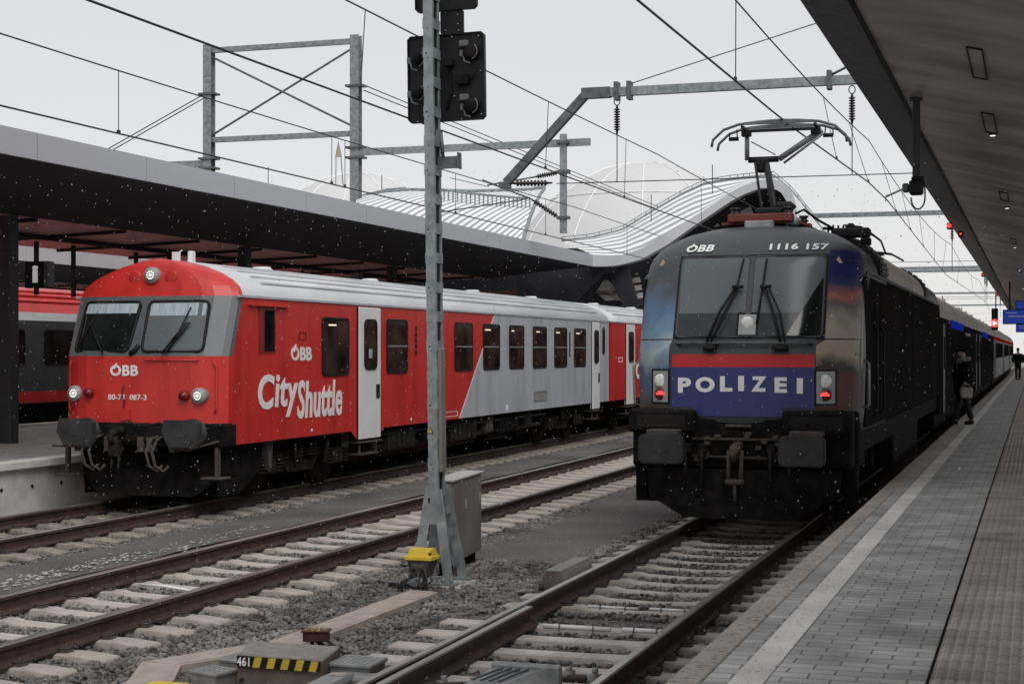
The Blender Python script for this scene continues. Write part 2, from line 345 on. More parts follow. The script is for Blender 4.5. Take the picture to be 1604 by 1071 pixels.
# right platform
PZ = .55
mb = MB(); mb.cur = 0
mb.box(-1.62, 12, -12, 260, -.3, PZ)
single('platform', mb, 'paver', 'grey block paved platform surface on the right', 'platform', kind='structure')
mb = MB(); y = -12
while y < 260: mb.box(-1.80, -1.625, y+.004, y+.996, PZ-.16, PZ+.004, bev=.012); y += 1
mb.cur = 1; mb.box(-1.74, -1.63, -12, 260, -.3, PZ-.17)
single('platform_edge', mb, ['edge_stone', 'concrete'], 'pale speckled edge stones along the right platform', 'kerb', kind='structure')
single('platform_line', sheet([(-1.485, -12), (-1.315, -12), (-1.315, 260), (-1.485, 260)], PZ+.005), 'line_white', 'worn white safety line painted on the right platform', 'marking', kind='structure')
mb = MB(); mb.box(-.515, .52, -12, 260, PZ-.05, PZ+.002)
for i in range(17):
    x = -.50+i*.061
    mb.prism([(x, PZ+.002), (x+.012, PZ+.010), (x+.036, PZ+.010), (x+.048, PZ+.002)], 'y', -12, 260)
mb.cur = 1; mb.box(-.533, -.517, -12, 260, PZ-.05, PZ+.003)
single('tactile_strip', mb, ['tactile', 'black_matt'], 'brown ribbed tactile paving strip on the right platform', 'paving', kind='structure')
# left island platform, far platform
mb = MB(); mb.box(-21.3, -14.32, -10, 260, -.3, .56)
mb.cur = 1; mb.box(-14.50, -14.20, -10, 260, .50, .62, bev=.01); mb.box(-21.5, -21.3, -10, 260, .50, .62, bev=.01); mb.cur = 2; mb.box(-14.315, -14.30, -10, 260, -.3, .5)
for i in range(60): mb.cur = 3; mb.tube([(-14.302, 13+i*.75, .22), (-14.290, 13+i*.75, .22)], .03, 8)
single('island_platform', mb, ['island_top', 'wall_concrete', 'wall_concrete', 'black'], 'concrete walled island platform behind the red train', 'platform', kind='structure')
mb = MB(); mb.box(-38, -28.2, -10, 260, -.3, .58); single('island_platform', mb, 'concrete', 'farther platform on the left behind the grey and red train', 'platform', kind='structure')

# ================================================================ rails and sleepers
RP = [(-.075, -.172), (.075, -.172), (.075, -.160), (.02, -.145), (.009, -.13), (.009, -.055), (.035, -.042), (.036, -.012), (.028, 0), (-.028, 0), (-.036, -.012), (-.035, -.042), (-.009, -.055), (-.009, -.13), (-.02, -.145), (-.075, -.160)]
def rail(x, y0, y1, label, pts=None):
    mb = MB(); n = len(RP); path = pts or [(x, y0), (x, y1)]
    rows = [[(px+p[0], py, p[1]) for p in RP] for px, py in path]
    vs = [p for r in rows for p in r]
    for i in range(len(path)-1):
        for k in range(n):
            mb.cur = 1 if k in (7, 8, 9) else 0
            mb.add([], []) ; o = 0
    mb.v = vs; mb.f = []; mb.m = []; mb.sm = []
    for i in range(len(path)-1):
        for k in range(n):
            mb.f.append([i*n+k, i*n+(k+1) % n, (i+1)*n+(k+1) % n, (i+1)*n+k]); mb.m.append(1 if k in (7, 8, 9) else 0); mb.sm.append(False)
    mb.f.append(list(range(n))[::-1]); mb.m.append(0); mb.sm.append(False)
    return tag(mb.build('rail', ['rust', 'rail_top']), label, 'rail')
rail(-13.3, 2, 250, 'far rail under the red train beside the concrete platform wall')
rail(-11.77, 2, 250, 'near rail of the red train track')
rail(-9.02, 2, 250, 'far rail of the empty middle track')
rail(-7.52, 2, 250, 'near rail of the empty middle track')
rail(-4.335, 2, 250, 'left rail of the track under the police locomotive')
rail(-2.83, 2, 250, 'right rail of the track under the police locomotive, next to the platform')
rail(-24.25, 2, 200, 'near rail of the grey train track beyond the island platform')
rail(-25.75, 2, 200, 'far rail of the grey train track beyond the island platform')
# the turnout blade lying inside the left rail
rail(0, 0, 0, 'slim switch blade rail lying just inside the left loco rail', [(-4.14, 3), (-4.18, 8), (-4.215, 11), (-4.235, 13.4)])
def sleeper_proto(name, matn, ln=2.6, flat=False):
    mb = MB(); L_ = ln/2; X = [-L_, -L_+.02, -1.02, -.52, -.42, 0, .42, .52, 1.02, L_-.02, L_]
    Zt = [-.215, -.196, -.174, -.174, -.192, -.206, -.192, -.174, -.174, -.196, -.215] if not flat else [-.26]+[-.176]*9+[-.26]
    W = [.12, .12, .115, .11, .095, .09, .095, .11, .115, .12, .12]
    rows = [[(x, -wd-.03, -.32), (x, -wd, zt-.012), (x, -wd+.015, zt), (x, wd-.015, zt), (x, wd, zt-.012), (x, wd+.03, -.32)] for x, zt, wd in zip(X, Zt, W)]
    mb.grid(rows, False); mb.add(rows[0], [(0, 1, 2, 3, 4, 5)]); mb.add(rows[-1], [(5, 4, 3, 2, 1, 0)])
    return mb.build(name, matn)
def fastening(s):
    mb = MB()
    for s in (s,):
        mb.box(s*.075, s*.15, -.055, .055, -.178, -.155, bev=.006)
        mb.tube([(s*.06, -.045, -.150), (s*.10, -.052, -.138), (s*.135, -.03, -.142), (s*.135, .03, -.142), (s*.10, .052, -.138), (s*.06, .045, -.150)], .009, 6)
        mb.tube([(s*.105, 0, -.158), (s*.105, 0, -.115)], .014, 6)
    return mb
fasts = [fastening(-1), fastening(1)]
def track(cx, rails, y0, y1, matn, label, group, flat=False, ln=2.6, detail_to=60):
    pr = sleeper_proto('sleeper', matn, ln, flat); pr.location = (cx, y0, 0); tag(pr, label, 'sleeper', group)
    fs = []
    for r in rails:
      for fast in fasts:
        f = MB(); f.v = [(v[0]+r-cx, v[1], v[2]) for v in fast.v]; f.f = fast.f; f.m = fast.m; f.sm = fast.sm
        fs.append(f.build('rail_clip', 'clip', pr))
    n = int((y1-y0)/.6)
    for i in range(1, n):
        c = pr.copy(); c.location = (cx+random.uniform(-.015, .015), y0+i*.6+random.uniform(-.012, .012), random.uniform(-.006, .004)); c.rotation_euler.z = random.uniform(-.008, .008); col.objects.link(c)
        if y0+i*.6 < detail_to:
            for f in fs: d = f.copy(); d.parent = c; col.objects.link(d)
track(-12.535, (-13.3, -11.77), 15.6, 60, 'sleeper_dirty', 'brown dusty sleeper under the rails of the red train', 'sleepers under the red train track', detail_to=40)
track(-8.27, (-9.02, -7.52), 9.3, 46, 'sleeper', 'pale concrete sleeper of the empty middle track', 'sleepers of the empty middle track')
track(-3.58, (-4.335, -2.83), 14.6, 24, 'sleeper', 'pale concrete sleeper right in front of and under the police locomotive', 'sleepers in front of the police locomotive')
track(-3.66, (-4.335, -2.83), 7.5, 14.6, 'sleeper_brown', 'long flat stained sleeper of the turnout in the near foreground', 'flat turnout sleepers in the foreground', True, 2.85)
# ballast stones, real geometry near the camera
def stones(n, areas):
    base = np.array([(0, 0, 1), (.894, 0, .447), (.276, .851, .447), (-.724, .526, .447), (-.724, -.526, .447), (.276, -.851, .447), (.724, .526, -.447), (-.276, .851, -.447), (-.894, 0, -.447), (-.276, -.851, -.447), (.724, -.526, -.447), (0, 0, -1)])
    F = np.array([(0, 1, 2), (0, 2, 3), (0, 3, 4), (0, 4, 5), (0, 5, 1), (1, 6, 2), (2, 7, 3), (3, 8, 4), (4, 9, 5), (5, 10, 1), (6, 7, 2), (7, 8, 3), (8, 9, 4), (9, 10, 5), (10, 6, 1), (11, 7, 6), (11, 8, 7), (11, 9, 8), (11, 10, 9), (11, 6, 10)])
    A = np.array([(a[1]-a[0])*(a[3]-a[2])*a[4] for a in areas]); pick = rng.choice(len(areas), n, p=A/A.sum()); a = np.array([q[:4] for q in areas])[pick]
    x = a[:, 0]+rng.random(n)*(a[:, 1]-a[:, 0]); y = a[:, 2]+rng.random(n)*(a[:, 3]-a[:, 2]); z = -.238+rng.random(n)*.03
    keep = np.ones(n, bool)
    for cx, hl, y0 in ((-8.27, 1.33, 9.3), (-12.535, 1.33, 15.6), (-3.6, 1.4, 7.5)):
        ph = np.abs(((y-y0)/.6+.5) % 1-.5)*.6; keep &= ~((np.abs(x-cx) < hl) & (ph < .148))
    for (x0, x1, y0, y1) in ((-6.45, -5.95, 10.6, 11.3), (-6.05, -5.70, 11.8, 15.0), (-5.62, -4.85, 10.35, 10.9)): keep &= ~((x > x0) & (x < x1) & (y > y0) & (y < y1))
    x, y, z = x[keep], y[keep], z[keep]; n = len(x)
    s = rng.uniform(.013, .027, n); sc3 = np.stack([s*rng.uniform(.8, 1.5, n), s*rng.uniform(.7, 1.2, n), s*rng.uniform(.5, .95, n)], 1)
    V = base[None]*(1+rng.uniform(-.28, .28, (n, 12, 1)))*sc3[:, None]; th = rng.uniform(0, 6.28, n); ct, st = np.cos(th)[:, None], np.sin(th)[:, None]; tl = rng.uniform(-.6, .6, n)
    zz = V[..., 2]*np.cos(tl)[:, None]+V[..., 0]*np.sin(tl)[:, None]; xx = V[..., 0]*np.cos(tl)[:, None]-V[..., 2]*np.sin(tl)[:, None]
    P = np.stack([xx*ct-V[..., 1]*st+x[:, None], xx*st+V[..., 1]*ct+y[:, None], zz+z[:, None]], 2).reshape(-1, 3)
    FF = (F[None]+np.arange(n)[:, None, None]*12).reshape(-1, 3)
    me = bpy.data.meshes.new('ballast_stones'); me.vertices.add(len(P)); me.vertices.foreach_set('co', P.ravel()); me.loops.add(FF.size); me.loops.foreach_set('vertex_index', FF.ravel().astype(np.int32))
    me.polygons.add(len(FF)); me.polygons.foreach_set('loop_start', np.arange(0, FF.size, 3, dtype=np.int32)); me.polygons.foreach_set('loop_total', np.full(len(FF), 3, np.int32)); me.update(calc_edges=True); me.validate()
    me.materials.append(MATS['stone']); o = bpy.data.objects.new('ballast_stones', me); col.objects.link(o)
    tag(o, 'loose grey ballast stones heaped between the rails and sleepers', 'gravel', kind='stuff')
stones(105000, [(-7.1, -4.5, 7.6, 17.8, 1.3), (-9.6, -6.9, 9, 20, 1), (-5.2, -2.0, 7.5, 22, 1.1), (-14.2, -11.0, 15, 26, .6), (-5.2, -4.4, 17, 24, 1), (-7.1, -6.5, 17, 24, .8), (-2.5, -1.75, 7, 20, .8)])

# ================================================================ right platform canopy
R = thing('platform_canopy', (0, 0, 0), 'dark brushed metal canopy roof over the right platform', 'canopy')
prof = [(-1.9, 5.22), (-1.43, 5.08), (-1.40, 5.085), (.35, 4.67), (2.6, 4.6), (6.5, 5.2)]
mb = MB(); n = len(prof)
mb.grid([[(x, y, z) for x, z in prof[:2]] for y in (-14, 200)], False); mb.build('edge_panel', 'galv_dark', R)
mb = MB(); mb.grid([[(x, y, z) for x, z in prof[2:]] for y in (-14, 200)], False)
mb.build('soffit', 'soffit_metal', R)
mb = MB(); mb.prism([(-1.9, 5.224), (-1.9, 5.6), (6.6, 5.62), (6.6, 5.21), (2.6, 4.63), (.35, 4.70), (-1.40, 5.115), (-1.43, 5.115)], 'y', -14, 200); mb.build('roof', 'galv_dark', R)
mb = MB(); mb.box(-1.432, -1.405, -14, 200, 5.05, 5.10); mb.build('joint_strip', 'black', R)
def sof(x): return 5.085-(x+1.40)*.2371
for y in (11.2, 15.2, 19.2, 28.4, 40, 55): 
    mb = MB(); x0, x1 = -.57, -.44; mb.add([(x0, y-.8, sof(x0)-.004), (x1, y-.8, sof(x1)-.004), (x1, y+.8, sof(x1)-.004), (x0, y+.8, sof(x0)-.004)], [(3, 2, 1, 0)])
    for a, b in (((x0, y-.8), (x0, y+.8)), ((x1, y-.8), (x1, y+.8)), ((x0, y-.8), (x1, y-.8)), ((x0, y+.8), (x1, y+.8))): mb.cur = 1; mb.bar((*a, sof(a[0])-.01), (*b, sof(b[0])-.01), .014)
    mb.build('ceiling_hatch', ['soffit_metal', 'black'], R)
for y in (20.1, 30.4, 42, 54, 70, 90):
    mb = MB(); mb.cyl((-.49, y, sof(-.49)-.03), .045, .03); fx = mb.build('lamp', 'black', R)
    mb = MB(); mb.cyl((-.49, y, sof(-.49)-.036), .032, .008); mb.build('lamp_lens', 'lit_white', fx)
for y in (-6, 3, 12, 21, 30, 39, 48, 57, 66, 75): mb = MB(); mb.box(1.75, 2.15, y-.2, y+.2, PZ-.02, 4.66, bev=.02); mb.build('column', 'column', R)
# glowing red boxes added for a red signal's reflection along the canopy edge
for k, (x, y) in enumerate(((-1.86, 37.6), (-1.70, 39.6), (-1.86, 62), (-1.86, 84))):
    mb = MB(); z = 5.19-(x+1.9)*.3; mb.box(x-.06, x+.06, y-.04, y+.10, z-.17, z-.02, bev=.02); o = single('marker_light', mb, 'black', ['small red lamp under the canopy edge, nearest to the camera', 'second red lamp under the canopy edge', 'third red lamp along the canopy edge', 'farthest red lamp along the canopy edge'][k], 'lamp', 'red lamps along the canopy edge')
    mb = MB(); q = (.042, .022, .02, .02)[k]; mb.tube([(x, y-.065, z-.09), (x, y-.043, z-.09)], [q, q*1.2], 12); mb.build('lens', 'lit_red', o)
# hanging post with camera box
R = thing('camera_post', (-1.255, 18.2, 4.0), 'black hanging post with a camera box and looped cable under the right canopy', 'camera')
mb = MB(); mb.box(-.04, .04, -.04, .04, .05, sof(-1.255)-4.0, bev=.006); mb.box(-.07, .07, -.07, .07, 1.02, 1.045); mb.build('post', 'column', R)
mb = MB(); mb.box(-.075, .075, -.09, .09, -.03, .13, bev=.02); mb.box(-.05, .09, -.06, .06, .13, .17, bev=.01); mb.build('camera_housing', 'black', R)
mb = MB(); mb.box(-.15, -.077, -.05, .05, .0, .10, bev=.015); mb.build('lens_hood', 'galv_dark', R)
mb = MB(); mb.tube([(-.02+.075*cos(a)+.04, -.02, -.03+.0+.13*sin(a)-.03) for a in [radians(180+q) for q in range(0, 181, 15)]]+[(.095, -.02, .02), (.08, -.02, .12)], .009, 6); mb.build('cable', 'rubber', R)
# departure signs
def dsign(loc, wd, hz, label, small=False):
    R = thing('departure_sign', loc, label, 'sign', 'blue platform signs')
    mb = MB(); mb.box(0, wd, -.12, .12, 0, hz, bev=.02); mb.box(.45, wd, -.11, .11, hz, hz+.32, bev=.02); mb.build('housing', 'black', R)
    mb = MB(); mb.box(.03, wd-.03, -.126, -.118, .03, hz-.03); mb.box(.48, wd-.03, -.116, -.108, hz+.02, hz+.29); mb.build('display', 'sign_blue', R)
    mb = MB(); mb.box(.2, wd-.2, -.131, -.125, hz*.5, hz*.5+.035); mb.box(.12, .5, -.131, -.125, hz*.75, hz*.75+.03); mb.build('text_line', 'letter_white', R)
    mb = MB()
    for x in (.25, wd-.25): mb.tube([(x, 0, hz), (x, 0, 4.75-loc[2]+.1)], .035, 8)
    mb.build('hanger', 'column', R)
dsign((-1.17, 62.7, 3.25), 1.9, .55, 'large blue train display hanging at the right picture edge')
dsign((-1.05, 94, 3.3), 1.6, .45, 'smaller blue sign hanging behind the large blue display')
# platform signal with lit triangle
R = thing('platform_signal', (-1.95, 84, 3.2), 'dark board with a lit white and red arrow light above the dark coaches', 'signal')
mb = MB(); mb.box(-.16, .16, 0, .12, .1, 1.2, bev=.02); mb.bar((.05, .06, 1.2), (.05, .06, 1.95), .06); mb.build('board', 'black', R)
mb = MB(); mb.prism(rrect(0, .45, .32, .42, .15), 'y', -.03, -.004); mb.build('red_ring', 'lit_red', R)
mb = MB(); mb.prism([(-.09, .33), (.12, .45), (-.09, .57)], 'y', -.045, -.032); mb.build('arrow', 'lit_white', R)

# ================================================================ left platform canopies
def canopy(x, y0, y1, label, ft=5.46, fm='fascia'):
    R = thing('platform_canopy', (x, 0, 0), label, 'canopy')
    mb = MB(); y = y0; P = 3.05
    while y < y1-.01: mb.box(-.06, 0, y+.008, min(y+P, y1)-.008, 5.06, ft); y += P
    mb.cur = 1; mb.box(-.055, -.02, y0, y1, 5.065, 5.455)
    mb.build('fascia', [fm, 'black'], R)
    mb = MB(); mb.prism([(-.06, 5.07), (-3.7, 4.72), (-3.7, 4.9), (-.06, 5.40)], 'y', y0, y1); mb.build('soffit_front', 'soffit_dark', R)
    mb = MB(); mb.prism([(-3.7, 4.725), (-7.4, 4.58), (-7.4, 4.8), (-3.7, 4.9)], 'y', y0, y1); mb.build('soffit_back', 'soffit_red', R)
    mb = MB(); mb.prism([(-.06, 5.405), (-3.7, 4.91), (-7.45, 4.81), (-7.5, 5.2), (-3.7, 5.25), (-.06, 5.45)], 'y', y0, y1); mb.build('roof', 'galv_dark', R)
    mb = MB(); mb.bar((-5.6, y0, 4.60), (-5.6, y1, 4.60), .10, .10)
    y = y0+2.3
    while y < y1: mb.bar((-3.72, y, 4.69), (-7.4, y, 4.55), .06, .06); y += 3.05
    mb.build('soffit_rail', 'black', R)
    y = 24.9
    while y < y1:
        m = MB(); m.box(-3.98, -3.74, y-.14, y+.14, .55, 4.80, bev=.02); m.build('column', 'column', R); y += 9.15
    return R
C1 = canopy(-14, 8, 51.3, 'dark canopy with a pale grey fascia over the island platform behind the red train')
C2 = canopy(-30, 0, 120, 'second canopy of the farther platform, seen under the nearer one on the left', 5.62, 'fascia_light')
# hanging glazing frame under the near left canopy
R = thing('hanging_frame', (-20.4, 0, 0), 'row of thin black hanging posts under the left canopy above the grey train', 'frame')
for px in (57, 115, 213, 265, 345, 428, 474, 490, 610):
    Y, z = pX(px, 460, -20.4); mb = MB(); mb.bar((0, Y, 4.6), (0, Y, 3.45), .09, .06); mb.build('post', 'black', R)
# info sign
R = thing('info_sign', (-17.98, 25.65, 3.42), 'small black information sign with a white letter i beside the left column', 'sign')
mb = MB(); mb.box(-.02, .50, -.10, .10, 0, .50, bev=.02); mb.build('housing', 'black', R)
mb = MB(); mb.box(.42, .505, -.105, .10, .02, .49); mb.build('frame', 'galv_dark', R)
lettering('letter', 'i', lambda x, z, d: (x, -.10-d, z), .17, .29, .10, .42, 'sign_white', R, .04)
mb = MB(); mb.bar((-.25, 0, .25), (0, 0, .25), .06); mb.build('bracket', 'column', R)
# ================================================================ red regional train
def win(root, y0, y1, z0, z1, xs, bar=True, glassm='glass', frame='black', fr=.035, r=.09, name='window'):
    """window on a side plane at x = xs (facing +x)"""
    w_, h_ = y1-y0, z1-z0; cy, cz = (y0+y1)/2, (z0+z1)/2
    mb = MB(); mb.ring(rrect(cy, cz, w_, h_, r), rrect(cy, cz, w_-2*fr, h_-2*fr, max(.01, r-fr*.7)), 'x', xs-.02, xs+.020)
    if bar: mb.cur = 1; mb.box(xs-.02, xs+.018, y0+.02, y1-.02, cz-.012, cz+.018)
    f = mb.build(name, [frame, 'galv'], root)
    mb = MB(); mb.prism(rrect(cy, cz, w_-.03, h_-.03, r), 'x', xs-.02, xs+.011); mb.build('pane', glassm, f)
    if glassm == 'glass' and w_ > .9 and random.random() < .75: q = y0+random.uniform(.1, .4); mb = MB(); mb.box(xs+.009, xs+.0125, q, q+random.uniform(.15, .4), z1-.14, z1-.115); mb.build('interior_light', 'lit_cream', f)  # emissive strips on panes stand in for cabin lights and small reflections
    return f
def bogie(root, yc, side, wb=2.5, r=.46, base='grime'):
    mb = MB(); sf = []
    for s in (-1, 1):
        mb.box(s*.98-.05, s*.98+.05, yc-wb/2-.55, yc+wb/2+.55, .50, .66, bev=.02)
        mb.prism([(yc-.7, .5), (yc+.7, .5), (yc+.45, .30), (yc-.45, .30)], 'x', s*.98-.05, s*.98+.05)
        for a in (-1, 1):
            y = yc+a*wb/2
            mb.box(s*1.06-.05, s*1.06+.09, y-.17, y+.17, .34, .60, bev=.03)
            for q in (-.30, .30):
                for k in range(5): mb.cyl((s*1.08, y+q, .36+k*.055), .095, .03, n=12)
        for k in range(6): mb.cyl((s*1.06, yc-.25, .55+k*.05), .14, .028, n=14); mb.cyl((s*1.06, yc+.25, .55+k*.05), .14, .028, n=14)
        mb.tube([(s*1.2, yc-.55, .42), (s*1.2, yc-.55, .85)], .035, 8); mb.tube([(s*1.18, yc+.6, .40), (s*1.18, yc+.75, .82)], .04, 8)
        sf.append(mb); mb = MB()
    mb = MB(); mb.box(-.9, .9, yc-.2, yc+.2, .5, .75); b = mb.build('bogie', base, root)
    for q in sf: q.build('side_frame', base, b)
    for a in (-1, 1):
        mb = MB()
        for s in (-1, 1):
            mb.cyl((s*.70, yc+a*wb/2, r), r, s*.12, 'x', 28); mb.cyl((s*.67, yc+a*wb/2, r), r+.025, s*.03, 'x', 28); mb.cyl((s*.82, yc+a*wb/2, r), r*.35, s*.08, 'x', 16)
        mb.cyl((-.7, yc+a*wb/2, r), .09, 1.4, 'x', 12); mb.build('wheelset', 'grime', b)
def buffer(root, x, y, z, w_=.62, h_=.40, m='grime', oct_=False):
    mb = MB(); mb.cyl((x, y+.05, z), .16, .30, 'y', 16); mb.cyl((x, y+.30, z), .21, .45, 'y', 16)
    if oct_: pts = [(x-w_/2+.02, z+h_/2), (x-w_/2-.02, z+.02), (x-w_/2+.10, z-h_/2), (x+w_/2-.06, z-h_/2), (x+w_/2, z-h_/2+.08), (x+w_/2, z+h_/2-.05), (x+w_/2-.05, z+h_/2)]
    else: pts = rrect(x, z, w_, h_, .07)
    mb.prism(pts, 'y', y, y+.07); q = [((a-x)*.93+x, (b-z)*.9+z) for a, b in pts]; mb.prism(q, 'y', y-.02, y+.0)
    mb.prism([(x+.10*cos(t), z+.045*sin(t)) for t in [k*pi/8 for k in range(16)]], 'y', y-.028, y-.021)
    return mb.build('buffer', m, root)
S = 1.355
def plan(aw, y0, b=.30, ch=True):                      # cab outline from right-rear round the front to left-rear
    P = [(1.355, .36), (1.34, .28), (1.26, .21), (1.04, .08), (.87, .03), (.55, .008), (0, 0)]
    k = aw/1.355; P = [(x*k, y0+y) for x, y in P]
    return P+[(-x, y) for x, y in P[-2::-1]]
def cab_y0(z): return lerp([(.88, 0), (2.17, .02), (3.05, .34), (3.4, .43), (3.5, .46), (3.58, .50), (3.62, .58)], z)
def cab_F(x, z):
    P = sorted([(a, b) for a, b in plan(1.355, cab_y0(z)) if a >= 0]); return lerp(P, abs(x))
HW = [(3.05, 1.355), (3.12, 1.33), (3.2, 1.28), (3.3, 1.16), (3.4, .97), (3.5, .70), (3.58, .36), (3.62, .02)]
def coach_body(root, y0, y1, cab, n_mat='red_paint', roofm='roof_white', zb=.88):
    """body shell from y0 to y1 with an arched roof; rows of equal height"""
    mb = MB(); zs = [zb, 1.2, 2.17, 3.05]+[z for z, _ in HW[1:]]
    rows = []
    for z in zs:
        a = lerp(HW, z)
        if cab: f = plan(a, cab_y0(z)); f = [(x, y+y0) for x, y in f]
        else: f = [(a, y0), (a*.5, y0), (0, y0), (-a*.5, y0), (-a, y0)]
        e = 1.6 if cab else .8
        rows.append([(a, y1, z), (a, y0+e, z)]+[(x, y, z) for x, y in f]+[(-a, y0+e, z), (-a, y1, z)])
    n = len(rows[0]); vs = [p for r in rows for p in r]; mb.v = vs
    for i in range(len(rows)-1):
        for k in range(n-1):
            side = k in (0, 1, n-2, n-3) or not cab
            if i < 3:
                m = 0
                if cab and not side: m = 0 if i == 1 else (3 if i == 0 else 2)
            else: m = 1 if side else 0
            if not cab: m = 0 if i < 3 else 1
            mb.f.append([i*n+k, i*n+k+1, (i+1)*n+k+1, (i+1)*n+k]); mb.m.append(m); mb.sm.append(i >= 3 and side)
    mb.f.append([i*n for i in range(len(rows))]+[i*n+n-1 for i in range(len(rows)-1, -1, -1)]); mb.m.append(3); mb.sm.append(False)
    mb.f.append([k for k in range(n)][::-1]); mb.m.append(3); mb.sm.append(False)
    return mb.build('body', [n_mat, roofm, 'cab_grey', 'black'], root)
def roof_kit(root, y0, y1):
    for a in (.55, .80, 1.02, 1.20):
        mb = MB(); z = lerp([(0, 3.62)]+sorted([(h, z) for z, h in HW]), a)
        for s in (-1, 1): mb.bar((s*a, y0+1.0, z+.012), (s*a, y1-.7, z+.012), .05, .028)
        mb.build('roof_bead', 'roof_white', root)
    mb = MB()
    for s in (-1, 1): mb.box(s*1.35, s*1.38, y0, y1, 3.03, 3.065)
    mb.build('gutter', 'side_grey', root)
    for y in (y0+3.4, y0+8, y0+14, y0+18.5):
        mb = MB(); mb.cyl((0, y, 3.60), .20, .06, n=16, r2=.14); mb.build('roof_vent', 'roof_white', root)
TX, TY = -12.42, 20.35
S = 1.355                                                     # side plane
R = thing('control_car', (TX, TY, 0), 'red driving trailer with a lit nose and CityShuttle lettering heading the regional train', 'train')
YE = 21.85; coach_body(R, 0, YE, True); roof_kit(R, .55, YE)
def sy(Y): return Y-TY
def cf(x, z, d=0): return (x, cab_F(x, z)-d, z)
def fpatch(nm, m, x0, x1, z0, z1, d, parent=R, shape=None, F=None, n=8, thick=.03):
    F = F or cab_F; rows = []
    for j in range(n+1):
        z = z0+(z1-z0)*j/n; r_ = []
        for i in range(n+1):
            t = i/n; a, b = (x0, x1) if not shape else shape(z)
            x = a+(b-a)*t; r_.append((x, F(x, z)-d, z))
        rows.append(r_)
    mb = MB(); mb.grid(rows); k = [rows[0][i] for i in range(n+1)]+[rows[j][n] for j in range(1, n+1)]+[rows[n][i] for i in range(n-1, -1, -1)]+[rows[j][0] for j in range(n-1, 0, -1)]
    mb.grid([k+[k[0]], [(p[0], p[1]+thick, p[2]) for p in k+[k[0]]]], False)
    return mb.build(nm, m, parent)
def tubef(nm, m, pts, r, d, parent, F=None):
    F = F or cab_F; mb = MB(); mb.tube([(x, F(x, z)-d, z) for x, z in pts], r, 6); return mb.build(nm, m, parent)
def rloop(x0, x1, z0, z1, r, skew=0, n=3):
    P = rrect((x0+x1)/2, (z0+z1)/2, x1-x0, z1-z0, r, n); P = [(x+skew*(z-z0)/(z1-z0), z) for x, z in P]; return P+[P[0]]
# front windows
for x0, x1, sk, m in ((-1.16, -.17, .08, 'glass_deep'), (.06, 1.02, -.02, 'glass_cab')):
    f = tubef('windscreen_seal', 'black', rloop(x0, x1, 2.235, 2.97, .08, sk), .022, .01, R)
    sh = lambda z, x0=x0, x1=x1, sk=sk: (x0+.02+sk*(z-2.235)/.735, x1-.02+sk*(z-2.235)/.735)
    fpatch('windscreen', m, 0, 0, 2.25, 2.955, .008, f, sh)
    fpatch('sun_blind', 'curtain', 0, 0, 2.76 if x0 > 0 else 2.80, 2.945, .012, f, lambda z, sh=sh: (sh(z)[0]+.02, sh(z)[1]-.02), n=6, thick=.003)
# wipers
def wiper(pts, blade):
    w_ = tubef('wiper', 'black', pts, .014, .06, R); tubef('blade', 'black', blade, .012, .035, w_)
wiper([(-.55, 2.20), (-.72, 2.42), (-.86, 2.62)], [(-1.06, 2.28), (-.90, 2.62), (-.84, 2.76)])
wiper([(.42, 2.20), (.58, 2.45), (.74, 2.66)], [(.50, 2.26), (.62, 2.52), (.74, 2.88)])
wiper([(.48, 2.21), (.66, 2.48), (.78, 2.66)], [(.60, 2.40), (.64, 2.48), (.70, 2.56)])
tubef('wiper_motor', 'black', [(-.12, 2.20), (-.02, 2.27), (.0, 2.33)], .035, .03, R)
# lamps
def lamp(x, z, r=.115):
    y = cab_F(x, z); mb = MB(); mb.tube([(x, y+.1, z), (x, y-.07, z), (x, y-.09, z)], [r, r, r*.9], 24); l = mb.build('headlight', 'lamp_body', R)
    mb = MB(); mb.tube([(x, y-.092, z), (x, y-.094, z)], [r*.80, r*.8], 24); mb.build('reflector', 'lamp_body', l)
    mb = MB()
    for k in range(10): a = k*pi/5; mb.box(x+r*.45*cos(a)-.007, x+r*.45*cos(a)+.007, y-.104, y-.0945, z+r*.45*sin(a)-.007, z+r*.45*sin(a)+.007)
    mb.tube([(x, y-.104, z), (x, y-.0945, z)], .018, 10); mb.build('lit_bulb', 'lit_white', l)
lamp(-1.08, 1.62); lamp(1.00, 1.60); lamp(0.03, 3.36, .12)
for x, z in ((-.80, 1.63), (.78, 1.60)):
    y = cab_F(x, z); mb = MB(); mb.tube([(x, y+.08, z), (x, y-.08, z), (x, y-.10, z)], [.072, .072, .06], 18); l = mb.build('tail_light', 'red_dark', R)
    mb = MB(); mb.tube([(x, y-.101, z), (x, y-.106, z)], .05, 14); mb.build('lens', 'dark_red_lens', l)
for x in (-.27, .33):
    y = cab_F(x, 3.35); mb = MB(); mb.tube([(x, y+.05, 3.33), (x, y-.02, 3.33), (x, y-.025, 3.33)], [.10, .10, .085], 20); mb.build('roof_cap', 'red_paint', R)
